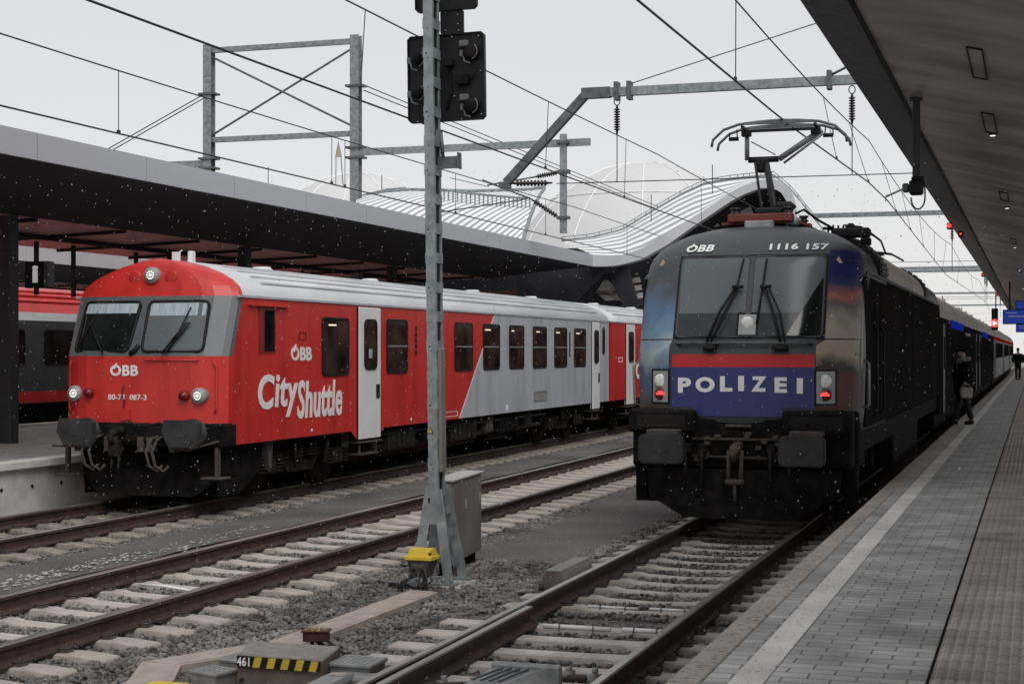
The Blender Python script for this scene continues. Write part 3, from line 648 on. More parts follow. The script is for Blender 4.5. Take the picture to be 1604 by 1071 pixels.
# lettering on the nose
def obb(parent, fn, x0, x1, z0, z1, m='letter_white', italic=0):
    lettering('logo', 'OBB', fn, x0, x1, z0, z1, m, parent, .03, italic)
    a = (x1-x0)/3.1; k = 1 if x1 > x0 else -1; h = z1-z0
    mb = MB(); p = [(x0+a*.30, z0+h*.66), (x0+a*.62, z1+h*.17), (x0+a*.84, z1+h*.17), (x0+a*.50, z0+h*.60)]
    mb.add([fn(x, z, .014) for x, z in p]+[fn(x, z, .004) for x, z in p], [(0, 1, 2, 3), (0, 4, 5, 1), (1, 5, 6, 2), (2, 6, 7, 3), (3, 7, 4, 0)]); mb.build('logo_tick', m, parent)
obb(R, cf, -.45, .02, 1.88, 2.04)
lettering('number', '80-73  087-3', cf, -.48, .16, 1.53, 1.61, 'letter_white', R, .012)
for z, x0, x1 in ((2.11, .14, .98),): tubef('hand_rail', 'red_paint', [(x0, z), (x1, z)], .014, .035, R)
for s in (-1, 1): tubef('grab_handle', 'red_paint', [(s*1.20, 1.35), (s*1.22, 1.42), (s*1.22, 2.02), (s*1.18, 2.10)], .016, .05, R)
tubef('cable', 'rubber', [(-.22, 1.75), (-.24, 1.6), (-.2, 1.5), (-.23, 1.38), (-.2, 1.3)], .010, .02, R)
fpatch('socket', 'red_paint', -.24, -.10, 1.24, 1.40, .06, R, n=3, thick=.06)
tubef('hose', 'rubber', [(-.15, 1.26), (.0, 1.18), (.2, 1.16), (.4, 1.22)], .012, .05, R)
mb = MB(); mb.add([], [])
# buffer beam, coupling, plough
mb = MB(); mb.box(-1.32, 1.36, .08, .5, .86, 1.19, bev=.02); mb.box(-.5, .5, -.05, .2, .92, 1.16, bev=.02); mb.build('buffer_beam', 'black_matt', R)
buffer(R, -.83, -.30, 1.06, .60, .40, 'buffer_face', oct_=True); buffer(R, .90, -.30, 1.06, .60, .40, 'buffer_face', oct_=True)
mb = MB(); mb.tube([(-.18, -.02, 1.10), (-.18, -.34, 1.08), (-.18, -.42, 1.0), (-.18, -.38, .93)], [.06, .06, .05, .04], 8); mb.box(-.26, -.10, -.36, -.22, .72, .96, bev=.02); mb.tube([(-.22, -.3, .75), (-.22, -.32, .55), (-.12, -.32, .5), (-.10, -.3, .72)], .025, 6); mb.build('coupling', 'grime', R)
for x in (-.68, -.56, .38, .48):
    mb = MB(); mb.tube([(x, .0, 1.02), (x-.02, -.2, .98), (x-.06, -.28, .8), (x-.02, -.26, .6), (x+.08, -.2, .52), (x+.16, -.2, .60)], .022, 7); mb.build('brake_hose', 'clip', R)
mb = MB()
for x in (-.95, -.45, -.3, .1, .25, .62): mb.box(x-.05, x+.05, -.08, .1, .78, 1.0, bev=.01)
mb.tube([(.55, -.05, .86), (.9, -.1, .82), (1.15, -.05, .9), (1.3, .1, .95)], .018, 6); mb.tube([(-.62, -.25, .86), (-1.25, -.25, .86)], .018, 6); mb.build('pipework', 'clip', R)
mb = MB()
pl = [(-1.15, .72), (1.15, .72), (1.15, .40), (.80, .12), (-.80, .12), (-1.15, .40)]
mb.add([(x, .0+abs(x)*.25-.0+(.72-z)*-.15+.15, z) for x, z in pl]+[(x, .9, z) for x, z in pl], [(0, 5, 4, 3, 2, 1), (1, 2, 8, 7), (2, 3, 9, 8), (3, 4, 10, 9), (4, 5, 11, 10)])
mb.prism([(.4, .12), (1.0, .12), (1.75, .45), (1.95, .86), (.3, .86)], 'x', 1.10, 1.13); mb.prism([(.4, .12), (1.0, .12), (1.75, .45), (1.95, .86), (.3, .86)], 'x', -1.13, -1.10); mb.build('snow_plough', 'black_matt', R)
for s in (-1, 1): mb = MB(); mb.box(s*1.22, s*1.27, .10, .18, .42, .88); mb.box(s*1.05, s*1.38, -.02, .30, .40, .43, bev=.01); mb.build('step', 'clip', R)
# side: grey panel with the slanted edge, windows, doors
mb = MB(); mb.prism([(sy(32.5), 3.03), (sy(30.3), .885), (YE-.02, .885), (YE-.02, 3.03)], 'x', S, S+.006); mb.build('grey_panel', 'side_grey', R)
mb = MB(); mb.prism([(sy(32.5), 3.03), (sy(32.5)+.04, 3.03), (sy(30.3)+.04, .885), (sy(30.3), .885)], 'x', S+.006, S+.008); mb.build('panel_edge', 'door_white', R)
mb = MB(); mb.box(S-.02, S+.01, sy(21.55), sy(22.10), 2.21, 2.92); mb.cur = 1; mb.box(S, S+.014, sy(21.72), sy(22.05), 2.24, 2.86); mb.cur = 2; mb.box(S, S+.06, sy(21.2), sy(22.5), 2.915, 2.94); mb.build('cab_side_window', ['red_dark', 'glass_deep', 'red_paint'], R)
win(R, sy(23.77), sy(24.84), 1.83, 2.80, S, False)
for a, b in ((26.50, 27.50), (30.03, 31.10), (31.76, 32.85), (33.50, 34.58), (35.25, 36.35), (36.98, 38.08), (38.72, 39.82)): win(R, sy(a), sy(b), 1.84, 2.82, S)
mb = MB(); mb.box(S+.0, S+.010, sy(38.30), sy(38.40), 2.1, 2.72); mb.build('side_display', 'glass_deep', R)
def door(Rr, y0, y1, gm='glass', zb=.72):
    mb = MB(); mb.box(S-.04, S+.03, y0, y1, zb, 3.0, bev=.012); d = mb.build('door', 'door_white', Rr)
    for a in (y0, y1): mb = MB(); mb.box(S, S+.02, a-.025 if a == y0 else a, a if a == y0 else a+.025, zb, 3.0); mb.build('door_seal', 'black', d)
    wy = (y1-y0); win(d, y0+wy*.22, y1-wy*.2, 1.92, 2.80, S+.03, False, r=.12, name='door_window')
    mb = MB(); mb.box(S+.03, S+.045, y1-wy*.22, y1-wy*.08, 1.42, 1.66); mb.build('handle', 'black', d)
    mb = MB(); mb.box(S-.3, S+.05, y0, y1, zb-.06, zb-.035); mb.box(S-.30, S+.03, y0+.1, y1-.1, .45, .475); mb.bar((S-.02, y0+.12, .46), (S-.02, y0+.12, zb-.04), .03); mb.bar((S-.02, y1-.12, .46), (S-.02, y1-.12, zb-.04), .03); mb.build('footboard', 'clip', Rr)
    # side sheet drops around the door
    return d
door(R, sy(25.22), sy(26.18)); door(R, sy(40.42), sy(41.16))
mb = MB(); mb.box(S+.032, S+.046, sy(25.62), sy(25.76), 2.12, 2.28); mb.build('door_sticker', 'curtain', R)
mb = MB(); mb.prism([(sy(24.95), .885), (sy(25.20), .72), (sy(25.20), .885)], 'x', S-.02, S+.002); mb.prism([(sy(26.2), .885), (sy(26.2), .78), (sy(26.4), .885)], 'x', S-.02, S+.002); mb.build('door_skirt', 'red_paint', R)
win(R, sy(41.5), sy(41.75), 2.15, 2.88, S, False, r=.1)
mb = MB(); mb.ring(rrect(sy(35.85), 1.19, 1.05, .24, .04), rrect(sy(35.85), 1.19, .97, .17, .02), 'x', S, S+.016); mb.cur = 1; mb.box(S, S+.010, sy(35.36), sy(36.34), 1.10, 1.28); mb.build('service_hatch', ['galv', 'box_top'], R)
mb = MB(); mb.box(S+.006, S+.012, sy(33.3), sy(33.45), .93, 1.06); mb.build('label', 'white', R)
mb = MB()
for k in range(5): mb.box(S, S+.012, sy(27.90), sy(27.98), 2.18+k*.11, 2.26+k*.11)
mb.build('indicator', 'black', R)
mb = MB(); mb.ring(rrect(sy(23.05), 2.48, .26, .13, .03), rrect(sy(23.05), 2.48, .20, .09, .02), 'x', S, S+.01); mb.build('hatch', 'red_dark', R)
sidef = lambda a, z, d: (S+d, a, z)
obb(R, sidef, sy(22.63), sy(23.38), 2.09, 2.31)
# CityShuttle: tall slanted letters, second word set lower
lettering('lettering', 'C', sidef, sy(21.52), sy(22.05), 1.36, 1.89, 'letter_white', R, .03, .12)
lettering('lettering', 'ity', sidef, sy(22.08), sy(22.88), 1.22, 1.88, 'letter_white', R, .022, .12)
lettering('lettering', 'Shuttle', sidef, sy(22.86), sy(24.56), 1.17, 1.78, 'letter_white', R, .022, .12)
lettering('small_lettering', 'A-OBB  80-73', sidef, sy(28.6), sy(29.4), .95, 1.01, 'letter_white', R, .01)
mb = MB(); mb.ring(rrect(sy(29.85), .99, .75, .10, .005, 1), rrect(sy(29.85), .99, .72, .08, .004, 1), 'x', S, S+.005); mb.build('notice_frame', 'letter_white', R)
for y in (23.4, 27.7): mb = MB(); mb.cyl((S, sy(y), .965), .03, .006, 'x', 10); mb.build('mark', 'letter_white', R)
# roof aerials
mb = MB(); mb.box(.03, .09, .95, 1.1, 3.55, 3.74); mb.box(.2, .27, 1.1, 1.25, 3.55, 3.76, bev=.02); mb.tube([(.06, 1.05, 3.72), (.12, 1.1, 3.77)], .01, 5); mb.build('aerial', 'door_white', R)
bogie(R, 3.3, 1); bogie(R, 18.4, 1)
def underfloor(Rr, spec):
    for y0, y1, z0, m in spec:
        mb = MB(); mb.box(-1.15, 1.22, y0, y1, z0, .86, bev=.02); mb.cur = 0
        for k in range(int((y1-y0)/.28)): mb.box(1.22, 1.24, y0+.06+k*.28, y0+.26+k*.28, z0+.05, .80)
        mb.build('underfloor_box', m, Rr)
    mb = MB(); mb.box(-1.2, 1.2, 1.2, YE-1, .84, .88); mb.tube([(1.2, 5.5, .74), (1.2, 16.4, .74)], .03, 6); mb.tube([(1.05, 5.5, .5), (1.05, 16.4, .5)], .05, 6); mb.box(-.6, .6, 5, 17, .35, .8); mb.build('floor_frame', 'black', Rr)
underfloor(R, [(5.55, 6.0, .55, 'grime'), (6.6, 7.9, .42, 'grime'), (8.4, 9.3, .50, 'black_matt'), (9.9, 11.4, .40, 'grime'), (12.1, 12.5, .5, 'clip'), (13.0, 14.3, .42, 'black_matt'), (14.8, 15.3, .5, 'grime')])
mb = MB(); mb.box(1.05, 1.15, 1.75, 1.90, .50, .86); mb.prism([(1.72, .86), (1.95, .86), (1.9, .45), (1.82, .42)], 'x', 1.12, 1.22); mb.box(1.1, 1.2, 4.75, 4.85, .6, .88); mb.build('bracket', 'clip', R)
mb = MB(); mb.box(-1.0, 1.0, YE, YE+.30, 1.0, 3.2); mb.build('gangway', 'rubber', R)
# following coaches
def red_coach(y, label, first):
    R2 = thing('passenger_coach', (TX, TY+y, 0), label, 'coach', 'red coaches of the regional train')
    ln = 22.5; coach_body(R2, 0, ln, False); roof_kit(R2, -.4, ln)
    door(R2, 1.55, 2.55)
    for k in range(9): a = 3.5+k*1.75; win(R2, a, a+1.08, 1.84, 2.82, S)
    door(R2, ln-2.5, ln-1.55)
    mb = MB(); mb.ring(rrect(.95, 2.0, .45, .14, .02), rrect(.95, 2.0, .38, .09, .02), 'x', S, S+.006); mb.build('notice', 'letter_white', R2)
    lettering('lettering', 'C', sidef, 2.75, 3.30, 1.43, 1.92, 'letter_white', R2, .05, .12); lettering('lettering', 'ity', sidef, 3.32, 4.0, 1.33, 1.90, 'letter_white', R2, .05, .12); lettering('lettering', 'Shuttle', sidef, 4.0, 5.8, 1.26, 1.79, 'letter_white', R2, .05, .12)
    bogie(R2, 3.6, 1); bogie(R2, ln-3.6, 1)
    mb = MB(); mb.box(-1.1, 1.2, 6, ln-6, .45, .86, bev=.02); mb.build('underfloor_box', 'black_matt', R2)
    mb = MB(); mb.box(-1.2, 1.2, .1, ln-.1, .80, .879); mb.tube([(1.0, .1, .9), (1.1, -.05, .6), (1.0, -.15, .5)], .03, 6); mb.build('floor_frame', 'black', R2)
    mb = MB(); mb.box(-1.0, 1.0, ln, ln+.30, 1.0, 3.2); mb.build('gangway', 'rubber', R2)
red_coach(YE+.35, 'red coach with white doors directly behind the red driving trailer', True)
red_coach(YE+.35+22.85, 'last red coach of the regional train, half hidden behind the police locomotive', False)
# grey and red coaches beyond the island platform
def grey_coach(y, label):
    R2 = thing('passenger_coach', (-25.0, y, 0), label, 'coach', 'grey coaches beyond the island platform'); ln = 25.6; s = 1.42
    mb = MB(); zs = [.95, 3.0, 3.2, 3.45, 3.65, 3.82, 3.9]; aw = [1.42, 1.42, 1.38, 1.22, .95, .5, .02]
    rows = [[(a, 0, z), (a, ln, z)] for a, z in zip(aw, zs)]; 
    for i in range(6):
        for q in (-1, 1):
            mb.cur = 0 if i == 0 else (2 if i == 1 else 1); r0, r1 = rows[i], rows[i+1]; mb.add([(q*r0[0][0], 0, zs[i]), (q*r0[1][0], ln, zs[i]), (q*r1[1][0], ln, zs[i+1]), (q*r1[0][0], 0, zs[i+1])], [(0, 1, 2, 3)])
    mb.cur = 0
    for yy in (0, ln): mb.add([(a, yy, z) for a, z in zip(aw, zs)]+[(-a, yy, z) for a, z in zip(aw, zs)][::-1], [tuple(range(14))])
    mb.build('body', ['far_grey', 'red_paint', 'roof_white'], R2)
    mb = MB(); mb.box(s, s+.01, .1, ln-.1, .97, 1.24); mb.build('red_stripe', 'red_paint', R2)
    for k in range(11): win(R2, 1.6+k*2.1, 2.9+k*2.1, 1.9, 2.78, s, False, 'glass_deep')
    for a in (.72, 1.0, 1.2): mb = MB(); z = lerp(sorted(zip(aw, zs)), a); mb.bar((a, .3, z+.02), (a, ln-.3, z+.02), .08, .04); mb.build('roof_bead', 'red_paint', R2)
    mb = MB(); mb.box(-1.1, 1.2, 1, ln-1, .3, .95); mb.build('underfloor_box', 'black_matt', R2)
    bogie(R2, 3.4, 1); bogie(R2, ln-3.4, 1)
grey_coach(28.5, 'grey coach with red roof and red lower stripe, behind the left column and info sign'); grey_coach(54.6, 'grey coach with red roof, farther along behind the red train'); grey_coach(2.4, 'grey coach with red roof at the left picture edge beyond the island platform')
# ================================================================ police locomotive
LX, LY = -3.58, 20.2
R = thing('locomotive', (LX, LY, 0), 'dark grey electric locomotive with a blue POLIZEI front, red band and raised pantograph', 'locomotive')
LAW = [(1.2, 1.44), (1.5, 1.47), (2.2, 1.485), (3.1, 1.475), (3.3, 1.46), (3.45, 1.43), (3.6, 1.34), (3.74, 1.17), (3.86, .92), (3.95, .62), (4.0, .32), (4.02, .01)]
LY0 = [(1.2, .05), (1.4, .0), (2.2, .02), (2.45, .10), (3.42, .52), (3.55, .62), (3.70, .80), (3.83, 1.05), (3.93, 1.45), (3.98, 1.9), (4.02, 2.4)]
BN, BB = 2.75, .80
def l_F(x, z):
    a = lerp(LAW, z); t = min(.999, abs(x)/a); return lerp(LY0, z)+BB*(1-(1-t**BN)**(1/BN))+.05*(x/1.4)**2
LEN = 17.9
zs = [1.2, 1.35, 1.5, 1.8, 2.2, 2.45, 2.8, 3.1, 3.3, 3.42, 3.52, 3.6, 3.68, 3.76, 3.83, 3.89, 3.94, 3.98, 4.02]
ph = [radians(q) for q in (90, 84, 76, 68, 60, 52, 44, 36, 28, 20, 12, 5, 0)]
rows = []
for z in zs:
    a, y0 = lerp(LAW, z), lerp(LY0, z)
    f = []
    for p in ph: x = a*sin(p)**(2/BN); y = y0+BB*(1-cos(p)**(2/BN) if p < pi/2-.01 else 1)+.05*(x/1.4)**2; f.append((x, y))
    f = f+[(-x, y) for x, y in f[-2::-1]]
    rows.append([(a, LEN, z), (a, 4.2, z)]+[(x, y, z) for x, y in f]+[(-a, 4.2, z), (-a, LEN, z)])
n = len(rows[0]); mb = MB(); mb.v = [p for r in rows for p in r]
for i in range(len(rows)-1):
    for k in range(n-1):
        mb.f.append([i*n+k, i*n+k+1, (i+1)*n+k+1, (i+1)*n+k]); mb.m.append(1 if k in (0, n-2) and zs[i] < 3.3 else 0); mb.sm.append(True)
mb.f.append([i*n for i in range(len(rows))]+[i*n+n-1 for i in range(len(rows)-1, -1, -1)]); mb.m.append(1); mb.sm.append(False)
mb.f.append(list(range(n))[::-1]); mb.m.append(1); mb.sm.append(False)
mb.build('body', ['loco_grey', 'loco_black'], R)
def lp(nm, m, x0, x1, z0, z1, d=.006, parent=R, shape=None, n=10, thick=.02): return fpatch(nm, m, x0, x1, z0, z1, d, parent, shape, l_F, n, thick)
def lt(nm, m, pts, r, d, parent=R): return tubef(nm, m, pts, r, d, parent, l_F)
lfn = lambda x, z, d: (x, l_F(x, z)-d-.010, z)
# side panels as the dark flank
for s in (-1, 1):
    mb = MB(); xx = s*1.486
    mb.box(xx-s*.03, xx, .95, LEN-.05, 1.25, 3.22); mb.build('side_panel', 'loco_black', R)
    for y in (2.9, 7.4, 9.2, 14.0): mb = MB(); mb.box(xx, xx+s*.008, y, y+.06, 1.28, 3.2); mb.build('panel_joint', 'loco_black', R)
    mb = MB(); mb.box(xx, xx+s*.012, 2.0, 2.7, 1.32, 3.0); mb.build('cab_door', 'loco_black', R)
    mb = MB(); mb.tube([(xx, 1.86, 1.35), (xx+s*.06, 1.86, 1.42), (xx+s*.06, 1.86, 2.5), (xx, 1.86, 2.6)], .016, 6); mb.tube([(xx, 2.85, 1.35), (xx+s*.06, 2.85, 1.42), (xx+s*.06, 2.85, 2.5), (xx, 2.85, 2.6)], .016, 6); mb.build('door_handrail', 'black', R)
    mb = MB(); mb.tube([(s*1.47, 1.15, 3.05), (s*1.50, 1.1, 3.2), (s*1.49, 1.3, 3.28), (s*1.475, 2.2, 3.29), (s*1.475, LEN, 3.29)], .022, 6); mb.build('rain_gutter', 'galv_dark', R)
# sloping roof shoulder panels and louvres, right and left
for s in (-1, 1):
    SP = [(1.475, 3.32), (1.465, 3.46), (1.375, 3.62), (1.20, 3.77), (.95, 3.89)]
    mb = MB(); mb.grid([[(s*x, 4.2, z) for x, z in SP], [(s*x, 12.5, z) for x, z in SP]], False); mb.grid([[(s*x, 4.2, z), (s*(x-.06), 4.2, z-.05)] for x, z in SP], False); mb.build('roof_shoulder', 'roof_tan', R)
    for y in (3.0, 12.55):
        mb = MB(); O = [(x+.015, z+.012) for x, z in SP]; mb.grid([[(s*x, y, z) for x, z in O], [(s*x, y+1.15, z) for x, z in O]], False); mb.grid([[(s*x, y, z), (s*(x-.08), y, z-.06)] for x, z in O], False)
        for (x0, z0), (x1, z1) in zip(O, O[1:]):
            for t in (.25, .75): mb.bar((s*(x0+(x1-x0)*t+.01), y+.05, z0+(z1-z0)*t+.01), (s*(x0+(x1-x0)*t+.01), y+1.1, z0+(z1-z0)*t+.01), .02, .04)
        mb.build('louvre', 'black', R)
# windscreens
fr = lp('windscreen_surround', 'black', 0, 0, 2.40, 3.50, .010, shape=lambda z: (-.90, 1.04-.0*(z)))
for x0, x1 in ((-.85, .045), (.115, 1.0)):
    g = lp('windscreen', 'glass_cab', x0, x1, 2.73, 3.46, .020, fr); lp('lower_glass', 'glass_low', x0, x1, 2.43, 2.728, .020, fr)
    lt('seal', 'loco_grey', rloop(x0-.01, x1+.01, 2.42, 3.47, .05), .014, .018, g)
lp('centre_post', 'loco_grey', .05, .11, 2.42, 3.48, .03, fr, n=4)
# destination lamp in the middle
lp('lamp_frame', 'black', -.06, .22, 2.43, 2.74, .03, fr, n=4); lp('lamp_panel', 'lamp_body', -.03, .19, 2.45, 2.71, .04, fr, n=4)
yy = l_F(.08, 2.6); mb = MB(); mb.tube([(.08, yy-.0, 2.60), (.08, yy-.06, 2.60), (.08, yy-.075, 2.60)], [.085, .085, .06], 20); mb.build('lamp', 'lamp_glass', fr)
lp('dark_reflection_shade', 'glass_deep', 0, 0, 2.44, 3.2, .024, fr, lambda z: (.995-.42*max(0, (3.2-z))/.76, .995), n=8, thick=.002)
# wipers
def wiper2(s, cx):
    w_ = lt('wiper', 'black', [(cx, 2.36), (cx-s*.28, 3.0)], .016, .10); lt('arm', 'black', [(cx+s*.06, 2.36), (cx-s*.20, 3.02), (cx-s*.30, 3.04)], .012, .12, w_)
    lt('blade', 'black', [(cx-s*.42, 2.62), (cx-s*.34, 2.9), (cx-s*.25, 3.42)], .014, .06, w_); lt('blade_carrier', 'black', [(cx-s*.36, 2.8), (cx-s*.27, 3.02), (cx-s*.28, 3.2)], .018, .08, w_)
    return w_
w1 = lt('wiper', 'black', [(-.42, 2.36), (-.28, 2.75), (-.10, 3.06)], .018, .10); lt('arm', 'black', [(-.36, 2.36), (-.20, 2.72), (-.04, 3.06)], .012, .12, w1); lt('blade', 'black', [(-.30, 2.55), (-.10, 3.02), (-.03, 3.44)], .014, .05, w1); lt('tip', 'black', [(-.14, 3.07), (-.0, 3.07)], .026, .10, w1)
w2_ = lt('wiper', 'black', [(.52, 2.36), (.44, 2.65), (.28, 3.06)], .018, .10); lt('arm', 'black', [(.58, 2.36), (.50, 2.72), (.33, 3.06)], .012, .12, w2_); lt('blade', 'black', [(.20, 2.60), (.24, 3.02), (.27, 3.44)], .014, .05, w2_); lt('tip', 'black', [(.22, 3.07), (.36, 3.07)], .026, .10, w2_)
lt('wiper_motor', 'black', [(-.46, 2.28), (-.30, 2.28)], .045, .06); lt('wiper_motor', 'black', [(.42, 2.28), (.62, 2.28)], .045, .06)
b_ = lt('front_handrail', 'galv_dark', [(-.86, 2.345), (-.4, 2.345), (.1, 2.345), (.5, 2.345), (.92, 2.345)], .02, .07)
for x in (-.8, -.3, .5, .88): lt('rail_bracket', 'black', [(x, 2.32), (x, 2.36)], .03, .04, b_)
# nose panels
def frontq(z): return (-.90, .935)
lp('lower_band', 'loco_grey', -.90, .94, 2.19, 2.40, .005)
lp('red_band', 'loco_red', 0, 0, 2.035, 2.20, .008, shape=frontq, n=14)
lp('blue_panel', 'loco_blue', 0, 0, 1.52, 2.037, .008, shape=frontq, n=14); lp('blue_panel', 'loco_blue', -.62, .54, 1.41, 1.522, .008, n=8)
for ch, a_, b_ in (('P', 1063, 1084.6), ('O', 1091.7, 1122.4), ('L', 1130.7, 1150), ('I', 1159, 1168), ('Z', 1179, 1202), ('E', 1214.5, 1233), ('I', 1247.5, 1256.5)): lettering('lettering', ch, lfn, -.81+(a_-1063)*.00829, -.81+(b_-1063)*.00829, 1.705+.03*(1-abs(a_-1155)/95), 1.90+.03*(1-abs(a_-1155)/95), 'white', R, .05)
obb(R, lfn, -.84, -.46, 3.555, 3.655, italic=.2); lettering('number', '1116 157', lfn, .28, 1.02, 3.56, 3.65, 'letter_white', R, .035)
# corner posts with soft painted art, light housings
for s, m, x0 in ((-1, 'art_sky', .905), (1, 'art_smoke', 1.05)):
    def shp(z, s=s, x0=x0): a = lerp(LAW, z); return (s*x0 if z > 2.38 else s*.945, s*(a*.992)) 
    lp('corner_panel', m, 0, 0, 2.40, 3.56, .006, shape=shp, n=14); lp('corner_panel', m, 0, 0, 1.50, 2.385, .006, shape=shp, n=12)
    lt('panel_gap', 'black', [(s*.95, 2.393), (s*1.2, 2.393), (s*1.38, 2.393)], .010, .004)
    xc = s*1.06; hb = lp('headlight', 'black', s*.93, s*1.20, 1.555, 2.01, .012, n=6); lp('panel', 'lamp_body', s*.955, s*1.175, 1.58, 1.985, .018, hb, n=6)
    y = l_F(xc, 1.87); mb = MB(); mb.tube([(xc, y, 1.86), (xc, y-.03, 1.86), (xc, y-.04, 1.86)], [.085, .085, .06], 20); mb.build('white_lamp', 'lamp_glass', hb)
    mb = MB(); mb.tube([(xc, y, 1.69), (xc, y-.035, 1.69), (xc, y-.04, 1.69)], [.082, .08, .06], 20); rl = mb.build('red_lamp', 'dark_red_lens', hb)
    mb = MB(); mb.box(xc-.055, xc+.055, y-.052, y-.041, 1.675, 1.70); mb.box(xc-.03, xc+.03, y-.050, y-.041, 1.70, 1.722); mb.build('lit_strip', 'lit_red', rl)
    mb = MB(); mb.tube([(s*1.36, .62, 1.50), (s*1.50, .55, 1.55), (s*1.52, .55, 2.05), (s*1.42, .62, 2.12)] if s < 0 else [(s*1.44, .86, 1.50), (s*1.54, .8, 1.55), (s*1.54, .8, 2.08), (s*1.46, .86, 2.14)], .018, 6); mb.build('grab_rail', 'galv', R)
    a = 3.42; q = s*1.16; y = l_F(q, a); mb = MB(); mb.prism([(q-.05, a-.04), (q+.05, a-.04), (q, a+.05)], 'y', y-.02, y+.02); mb.build('warning_triangle', 'wood_tan', R)
# bumper, buffers
mb = MB(); mb.box(-1.40, 1.40, .02, .6, .75, 1.40, bev=.03); mb.box(-1.44, 1.44, .45, 1.2, .75, 1.48, bev=.03); mb.build('buffer_beam', 'black_matt', R)
for s in (-1, 1):
    x0, x1 = (.56, 1.42); mb = MB(); mb.box(s*x0, s*x1, -.14, .30, 1.20, 1.49, bev=.03); mb.cur = 1; mb.box(s*(x0+.10), s*(x1-.1), -.15, -.10, 1.25, 1.43, bev=.02); mb.build('crash_box', ['loco_grey' if 0 else 'black_matt', 'loco_black'], R)
    buffer(R, s*.875, -.66, 1.02, .57, .37, 'buffer_face')
    mb = MB(); mb.box(s*.70, s*1.1, -.5, -.2, 1.19, 1.25, bev=.01); mb.build('buffer_step', 'clip', R)
lettering('lettering', 'SIEMENS', lambda x, z, d: (x, -.152-d, z), .64, 1.18, 1.30, 1.37, 'black', R, .03)
mb = MB(); mb.box(-.18, .16, -.02, .1, 1.27, 1.31, bev=.01); mb.build('handle', 'clip', R)
mb = MB(); mb.tube([(0, 0, 1.04), (0, -.34, 1.02), (0, -.44, .95), (0, -.38, .88)], [.07, .07, .05, .04], 8); mb.tube([(-.08, -.3, 1.0), (-.08, -.34, .62)], .028, 8); mb.tube([(.08, -.3, 1.0), (.08, -.34, .62)], .028, 8); mb.box(-.12, .12, -.40, -.30, .57, .64, bev=.02); mb.tube([(0, -.35, .6), (0, -.33, .35)], .022, 6); mb.build('coupling', 'clip', R)
for x in (-.66, -.45, .42, .66):
    mb = MB(); mb.tube([(x, .0, 1.0), (x, -.2, .98), (x+.01, -.24, .8), (x, -.22, .52)], .026, 7); mb.box(x-.05, x+.05, -.16, .02, .95, 1.06, bev=.01); mb.build('brake_hose', 'grime', R)
mb = MB()
for i in range(14): x = random.uniform(-.55, .5); z = random.uniform(.85, 1.2); mb.box(x-.04, x+.04, -.06, .03, z-.025, z+.025, bev=.01)
mb.tube([(-.6, -.04, 1.12), (.55, -.04, 1.12)], .02, 6); mb.tube([(-.6, -.04, .9), (.55, -.04, .88)], .02, 6); mb.build('pipework', 'clip', R)
mb = MB()
pts = [(-1.22, .74), (-1.18, .34), (-.62, .13), (.62, .13), (1.18, .34), (1.22, .74)]
def yv(x): return -.30+.30*abs(x)/1.2+.06
P = [(-1.22, .74), (-1.18, .38), (-.70, .13), (0, .13), (.70, .13), (1.18, .38), (1.22, .74), (0, .74)]
mb.add([(x, yv(x)-(.74-z)*.12, z) for x, z in P]+[(x, .7, z) for x, z in P], [(0, 7, 3, 2, 1), (7, 6, 5, 4, 3), (1, 2, 10, 9), (2, 3, 11, 10), (3, 4, 12, 11), (4, 5, 13, 12), (0, 1, 9, 8), (5, 6, 14, 13), (0, 8, 15, 7), (7, 15, 14, 6)])
mb.build('snow_plough', 'black_matt', R)
mb = MB(); mb.tube([(0, yv(0)-.09, .14), (0, yv(0)-.01, .72)], .010, 5); mb.build('plough_seam', 'black', R)
for s in (-1, 1):
    mb = MB(); mb.box(s*1.28, s*1.44, .35, .55, .30, .78, bev=.02); mb.box(s*1.05, s*1.42, .28, .6, .28, .31); mb.bar((s*1.02, .3, .95), (s*1.0, .3, .30), .05); mb.build('step', 'black_matt', R)
    mb = MB(); mb.box(s*1.05, s*1.4, 6.2, 11.6, .35, 1.2, bev=.03); mb.build('underfloor_box', 'black_matt', R)
    mb = MB(); mb.box(s*1.30, s*1.42, 1.2, LEN-.3, .92, 1.24); mb.build('sill', 'black_matt', R)
bogie(R, 3.9, 1, 3.0, .575, 'black_matt'); bogie(R, 13.9, 1, 3.0, .575, 'black_matt')
# roof equipment
mb = MB(); mb.box(-.55, .55, 1.7, 3.4, 3.98, 4.02)
for x in (-.38, .38): mb.box(x-.05, x+.05, 1.55, 3.5, 3.99, 4.10, bev=.02)
for y in (1.6, 3.45): mb.box(-.44, .46, y-.06, y+.06, 4.0, 4.12, bev=.02)
pf = mb.build('pantograph_frame', 'pan_red', R)
for x, y in ((-.36, 1.75), (.36, 1.75), (-.36, 3.3), (.36, 3.3)):
    mb = MB(); 
    for k in range(4): mb.cyl((x, y, 4.10+k*.03), .07 if k % 2 else .05, .028, n=10)
    mb.build('insulator', 'insulator', pf)
PX = .08                                             # raised pantograph
P = thing('x', (0, 0, 0), None, None) if 0 else None
mb = MB(); by = 2.5
mb.tube([(PX+.06, 1.95, 4.22), (PX-.24, 3.1, 5.02)], [.055, .045], 10)               # lower arm
mb.tube([(PX-.12, 2.0, 4.20), (PX-.38, 3.0, 4.98)], .02, 8)
pa = mb.build('pantograph_arm', 'black', R)
